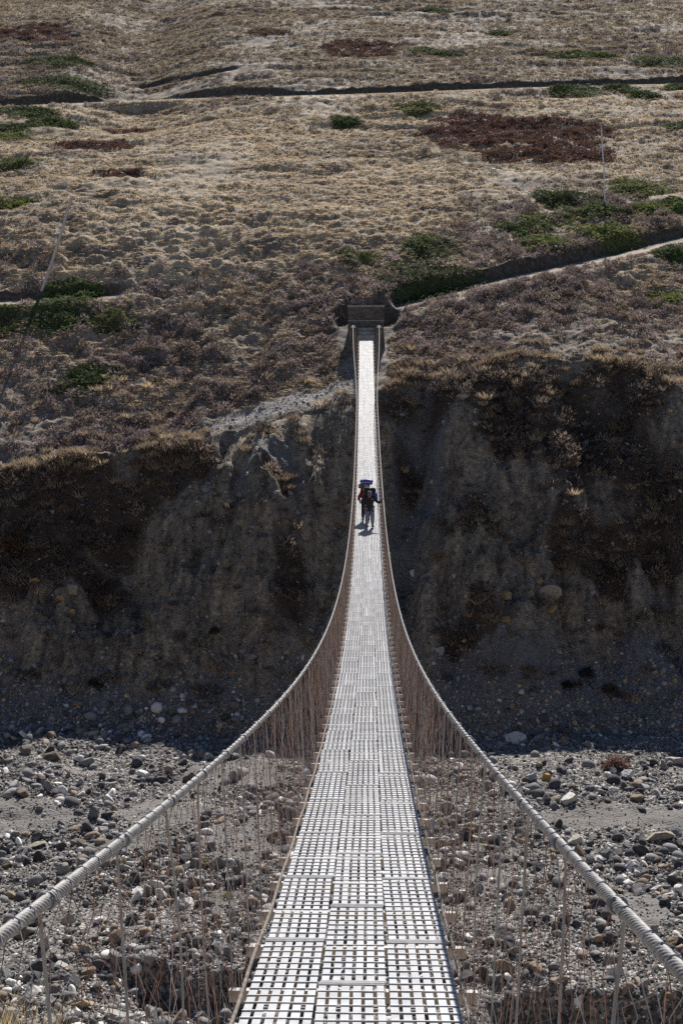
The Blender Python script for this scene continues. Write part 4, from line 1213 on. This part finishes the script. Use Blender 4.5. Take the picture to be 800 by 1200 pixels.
def person(loc, jacket, trousers, capcol, pose, label):
    """bowed under a load, facing -Y; pose: hand points and foot points in metres"""
    root = empty('person', loc); tag(root, label, 'person')
    sk = m_plain('skin_tone', (.24, .14, .095), .6, 0, .1, 20); jm = m_plain('jacket_cloth', jacket, .85, 0, .2, 12)
    tm = m_plain('trouser_cloth', trousers, .9, 0, .2, 12); bt = m_plain('boot_leather', (.03, .027, .025), .7, 0, .2, 20)
    cm = m_plain('cap_cloth', capcol, .9, 0, .15, 20); hm = m_plain('black_hair', (.015, .013, .012), .6, 0, .2, 30)
    pel = (0, .05, .84); ch = (0, -.10, 1.12); nk = (0, -.21, 1.29); hd = (0, -.30, 1.375); ht = (0, -.33, 1.46)
    P, E, Rd = [pel], [], [.125]
    c1 = chain([(0, -.01, .98), ch, (0, -.165, 1.225), nk, hd, ht], [.125, .15, .10, .055, .088, .07], P, E, Rd, 0)
    jP, jE, jR = [pel], [], [.155]
    chain([(0, -.01, .98), ch, (0, -.165, 1.225), (0, -.195, 1.265)], [.155, .18, .12, .08], jP, jE, jR, 0)
    chain([(0, .06, .74)], [.15], jP, jE, jR, 0)
    tP, tE, tR = [pel], [], [.145]; bchains = []
    for s_ in (-1, 1):
        el, ha = pose['arm'][s_]
        sh = (s_ * .17, -.13, 1.19)
        e = chain([sh, el, ha], [.06, .045, .032], P, E, Rd, 2)
        ha = np.array(ha); fd = ha - np.array(el); fd /= np.linalg.norm(fd)
        sd_ = np.cross(fd, (0, 0, 1.0)); sd_ /= np.linalg.norm(sd_) + 1e-6
        pm = tuple(ha + fd * .07); e2 = chain([pm], [.03], P, E, Rd, e)
        for j, (o_, ln) in enumerate(((-.03, .055), (-.01, .065), (.01, .06), (.03, .045))):
            a_ = np.array(pm) + sd_ * o_ + fd * .02; b_ = a_ + fd * ln * .6 + np.array([0, 0, -.012]); c_ = b_ + fd * ln * .2 + np.array([0, 0, -.035])
            chain([tuple(a_), tuple(b_), tuple(c_)], [.010, .009, .008], P, E, Rd, e2)
        th = ha + sd_ * -.035 * s_ + fd * .03
        chain([tuple(th), tuple(th + fd * .03 + np.array([0, 0, -.02]))], [.011, .009], P, E, Rd, e)
        w_ = tuple(np.array(el) + (ha - np.array(el)) * .93)
        chain([sh, el, w_], [.085, .068, .05], jP, jE, jR, 2)
        kn, an, toe = pose['leg'][s_]
        hp = (s_ * .095, .05, .78)
        chain([hp, kn, an, toe], [.095, .065, .045, .035], P, E, Rd, 0)
        wa = tuple(np.array(an) + np.array([0, 0, .02]))
        chain([hp, kn, wa], [.115, .085, .066], tP, tE, tR, 0)
        bchains.append((an, toe))
    skin('body', P, E, Rd, sk, root)
    skin('jacket', jP, jE, jR, jm, root)
    skin('trousers', tP, tE, tR, tm, root)
    for an, toe in bchains:
        skin('boot', [tuple(np.array(an) + np.array([0, .01, .05])), tuple(np.array(an) + np.array([0, .02, -.03])), toe], [(0, 1), (1, 2)], [.055, .06, .05], bt, root, 2)
    # head details: cap or hair, nose, ears, eyes
    bm = bmesh.new(); bmesh.ops.create_uvsphere(bm, u_segments=16, v_segments=10, radius=.105)
    for v in list(bm.verts):
        if v.co.z < -.012: bm.verts.remove(v)
    o = bpy.data.meshes.new('cap'); bm.to_mesh(o); bm.free(); o.materials.append(cm)
    co = bpy.data.objects.new('cap', o); COL.objects.link(co); co.parent = root; co.location = (hd[0], hd[1] - .012, hd[2] + .045); co.rotation_euler = (R(18), 0, 0); co.scale = (.95, 1.05, 1)
    md = co.modifiers.new('t', 'SOLIDIFY'); md.thickness = .008
    mb = MB(); mb.tube([(-.075, -.38, 1.375), (0, -.425, 1.365), (.075, -.38, 1.375)], [.012, .018, .012], 6); mb.build('cap_brim', cm, co, True); mb_o = co.children[0]; mb_o.matrix_parent_inverse = (Matrix.Translation(co.location) @ co.rotation_euler.to_matrix().to_4x4() @ Matrix.Diagonal((*co.scale, 1))).inverted()
    def blob(nm, c, r_, mt, sc=(1, 1, 1)):
        b_ = bmesh.new(); bmesh.ops.create_uvsphere(b_, u_segments=10, v_segments=8, radius=r_); me = bpy.data.meshes.new(nm); b_.to_mesh(me); b_.free(); me.materials.append(mt)
        q = bpy.data.objects.new(nm, me); COL.objects.link(q); q.parent = root; q.location = c; q.scale = sc
    blob('nose', (0, -.395, 1.335), .016, sk, (1, 1, 1.3))
    for s_ in (-1, 1):
        blob('ear', (s_ * .088, -.29, 1.36), .024, sk, (.5, .8, 1.2)); blob('eye', (s_ * .033, -.383, 1.365), .010, hm)
    blob('mouth', (0, -.375, 1.305), .020, m_plain('lip', (.2, .08, .07), .6), (1.2, .5, .35))
    blob('hair', (0, -.255, 1.385), .088, hm, (1, .85, 1.05))
    # back strap of the load over the forehead
    return root

def lump(name, parts, mat, loc, label, cat, kids=()):
    """a soft packed bundle: squashed bulging boxes with rope bands"""
    root = empty(name, loc); tag(root, label, cat)
    def bundle(c, h, mt, nm, seed):
        bm = bmesh.new(); bmesh.ops.create_cube(bm, size=2); bmesh.ops.subdivide_edges(bm, edges=bm.edges[:], cuts=7, use_grid_fill=True)
        r_ = np.random.default_rng(seed); ph = r_.random(6) * 6
        for v in bm.verts:
            p = np.array(v.co); q = p / (np.sum(np.abs(p) ** 4) ** .25)
            n_ = 1 + .06 * math.sin(4 * p[0] + ph[0]) * math.sin(5 * p[2] + ph[1]) + .05 * math.sin(7 * p[1] + ph[2] + 3 * p[0])
            v.co = q * n_
        me = bpy.data.meshes.new(nm); bm.to_mesh(me); bm.free(); me.materials.append(mt)
        me.polygons.foreach_set('use_smooth', np.ones(len(me.polygons), bool))
        o = bpy.data.objects.new(nm, me); COL.objects.link(o); o.parent = root; o.location = c; o.scale = h
    for k, (c, h, mt, nm) in enumerate(parts): bundle(c, h, mt, nm, 40 + k + len(name))
    return root

Y1_ = 53.7; x1 = dxx(Y1_) + .06
Y2_ = 55.4; x2_ = dxx(Y2_) - .09
p1 = np.array([x1 + .01, Y1_, dz(Y1_) + .018]); p2 = np.array([x2_, Y2_, dz(Y2_) + .018])
legs = {-1: ((-.10, -.06, .44), (-.095, .07, .07), (-.10, -.07, .035)), 1: ((.11, .04, .43), (.10, .13, .085), (.105, 0.0, .035))}
rail_h = np.array([dxx(Y1_ - .1) + lat(Y1_) - p1[0], -.13, hgt(Y1_) + .0])
legs = {-1: ((-.10, -.06, .44), (-.11, .02, .085), (-.115, -.12, .045)), 1: ((.11, -.02, .43), (.12, .13, .085), (.13, .0, .045))}
person(p1, (.018, .02, .028), (.15, .175, .22), (.13, .13, .14),
       {'arm': {-1: ((-.26, -.14, .94), (-.20, -.30, .84)), 1: ((.36, -.12, 1.02), (rail_h[0] - .075, -.125, hgt(Y1_) - .03))}, 'leg': legs},
       'person in dark jacket and grey blue trousers, bowed, one hand on the right rail')
person(p2, (.15, .010, .018), (.022, .02, .022), (.05, .04, .04),
       {'arm': {-1: ((-.29, -.12, .95), (-.24, -.28, .86)), 1: ((.26, -.14, .94), (.20, -.30, .84))}, 'leg': legs},
       'person in red jacket and dark trousers behind and left of the dark jacketed walker')
mB = m_plain('blue_sack', (.035, .05, .30), .7, 0, .25, 9); mD = m_plain('black_sack', (.02, .018, .017), .85, 0, .3, 9)
mU = m_plain('purple_tarp', (.065, .06, .33), .6, 0, .25, 8); mT = m_plain('brown_sack', (.12, .085, .06), .9, 0, .25, 9); mG = m_plain('pale_rope', (.42, .40, .36), .9, 0, .2, 20)
ld = lump('carried_load', [((-.03, .10, 1.17), (.21, .15, .22), mD, 'sack'), ((-.10, .06, 1.50), (.13, .13, .12), mD, 'sack'), ((.13, .06, 1.48), (.11, .12, .12), mD, 'sack'), ((.17, .10, 1.26), (.13, .14, .16), mB, 'blue_bag')], mD, p1,
          'black sacks with a blue bag carried by the nearer walker', 'load')
mb = MB(); a2 = np.linspace(0, math.pi, 10)
mb.tube(np.stack([-.10 + .15 * np.cos(a2), 0 * a2 + .0, 1.48 + .155 * np.sin(a2)], 1), .016, 6); mb.build('rope', mG, ld, True)
ld2 = lump('carried_load', [((0, .12, 1.12), (.22, .15, .22), mT, 'sack'), ((-.07, .12, 1.42), (.22, .16, .10), mT, 'sack'), ((.03, .10, 1.60), (.25, .17, .115), mU, 'tarp_bundle')], mT, p2,
          'brown sacks under a purple blue bundle on the farther walker', 'load')
mb = MB(); mb.tube([(-.2, -.05, 1.58), (-.1, -.075, 1.6), (.1, -.075, 1.6), (.24, -.05, 1.58)], .012, 6); mb.build('rope', mG, ld2, True)

# ------------------------------------------------------------------ light, sky, camera
EL, AZ = R(42), R(7)
sv = Vector((math.sin(AZ) * math.cos(EL), math.cos(AZ) * math.cos(EL), math.sin(EL)))
sun = bpy.data.lights.new('sun', 'SUN'); sun.energy = 5.0; sun.angle = R(.53); sun.color = (1.0, .95, .885)
so = bpy.data.objects.new('sun', sun); COL.objects.link(so); so.rotation_euler = (-sv).to_track_quat('-Z', 'Y').to_euler(); so.location = (0, 0, 60)
wd = bpy.data.worlds.new('World'); SC.world = wd; wd.use_nodes = True
nt = wd.node_tree; nt.nodes.clear()
sky = nt.nodes.new('ShaderNodeTexSky'); sky.sky_type = 'NISHITA'; sky.sun_disc = False
sky.sun_elevation = EL; sky.sun_rotation = AZ; sky.altitude = 4000; sky.air_density = 1.0; sky.dust_density = .3
bg = nt.nodes.new('ShaderNodeBackground'); bg.inputs[1].default_value = .072
ou = nt.nodes.new('ShaderNodeOutputWorld'); nt.links.new(sky.outputs[0], bg.inputs[0]); nt.links.new(bg.outputs[0], ou.inputs[0])
cam = bpy.data.cameras.new('camera'); co = bpy.data.objects.new('camera', cam); COL.objects.link(co)
cam.sensor_fit = 'VERTICAL'; cam.sensor_height = 36; cam.lens = F * 36 / 1200; cam.clip_end = 3000; cam.clip_start = .05
co.location = CAM
co.matrix_world = Matrix(((_rt[0], _up[0], -_fw[0], CAM[0]), (_rt[1], _up[1], -_fw[1], CAM[1]), (_rt[2], _up[2], -_fw[2], CAM[2]), (0, 0, 0, 1)))
SC.camera = co
SC.view_settings.view_transform = 'Standard'; SC.view_settings.look = 'None'; SC.view_settings.exposure = 0.65; SC.view_settings.gamma = 1
SC.cycles.max_bounces = 5
SC.cycles.use_denoising = False
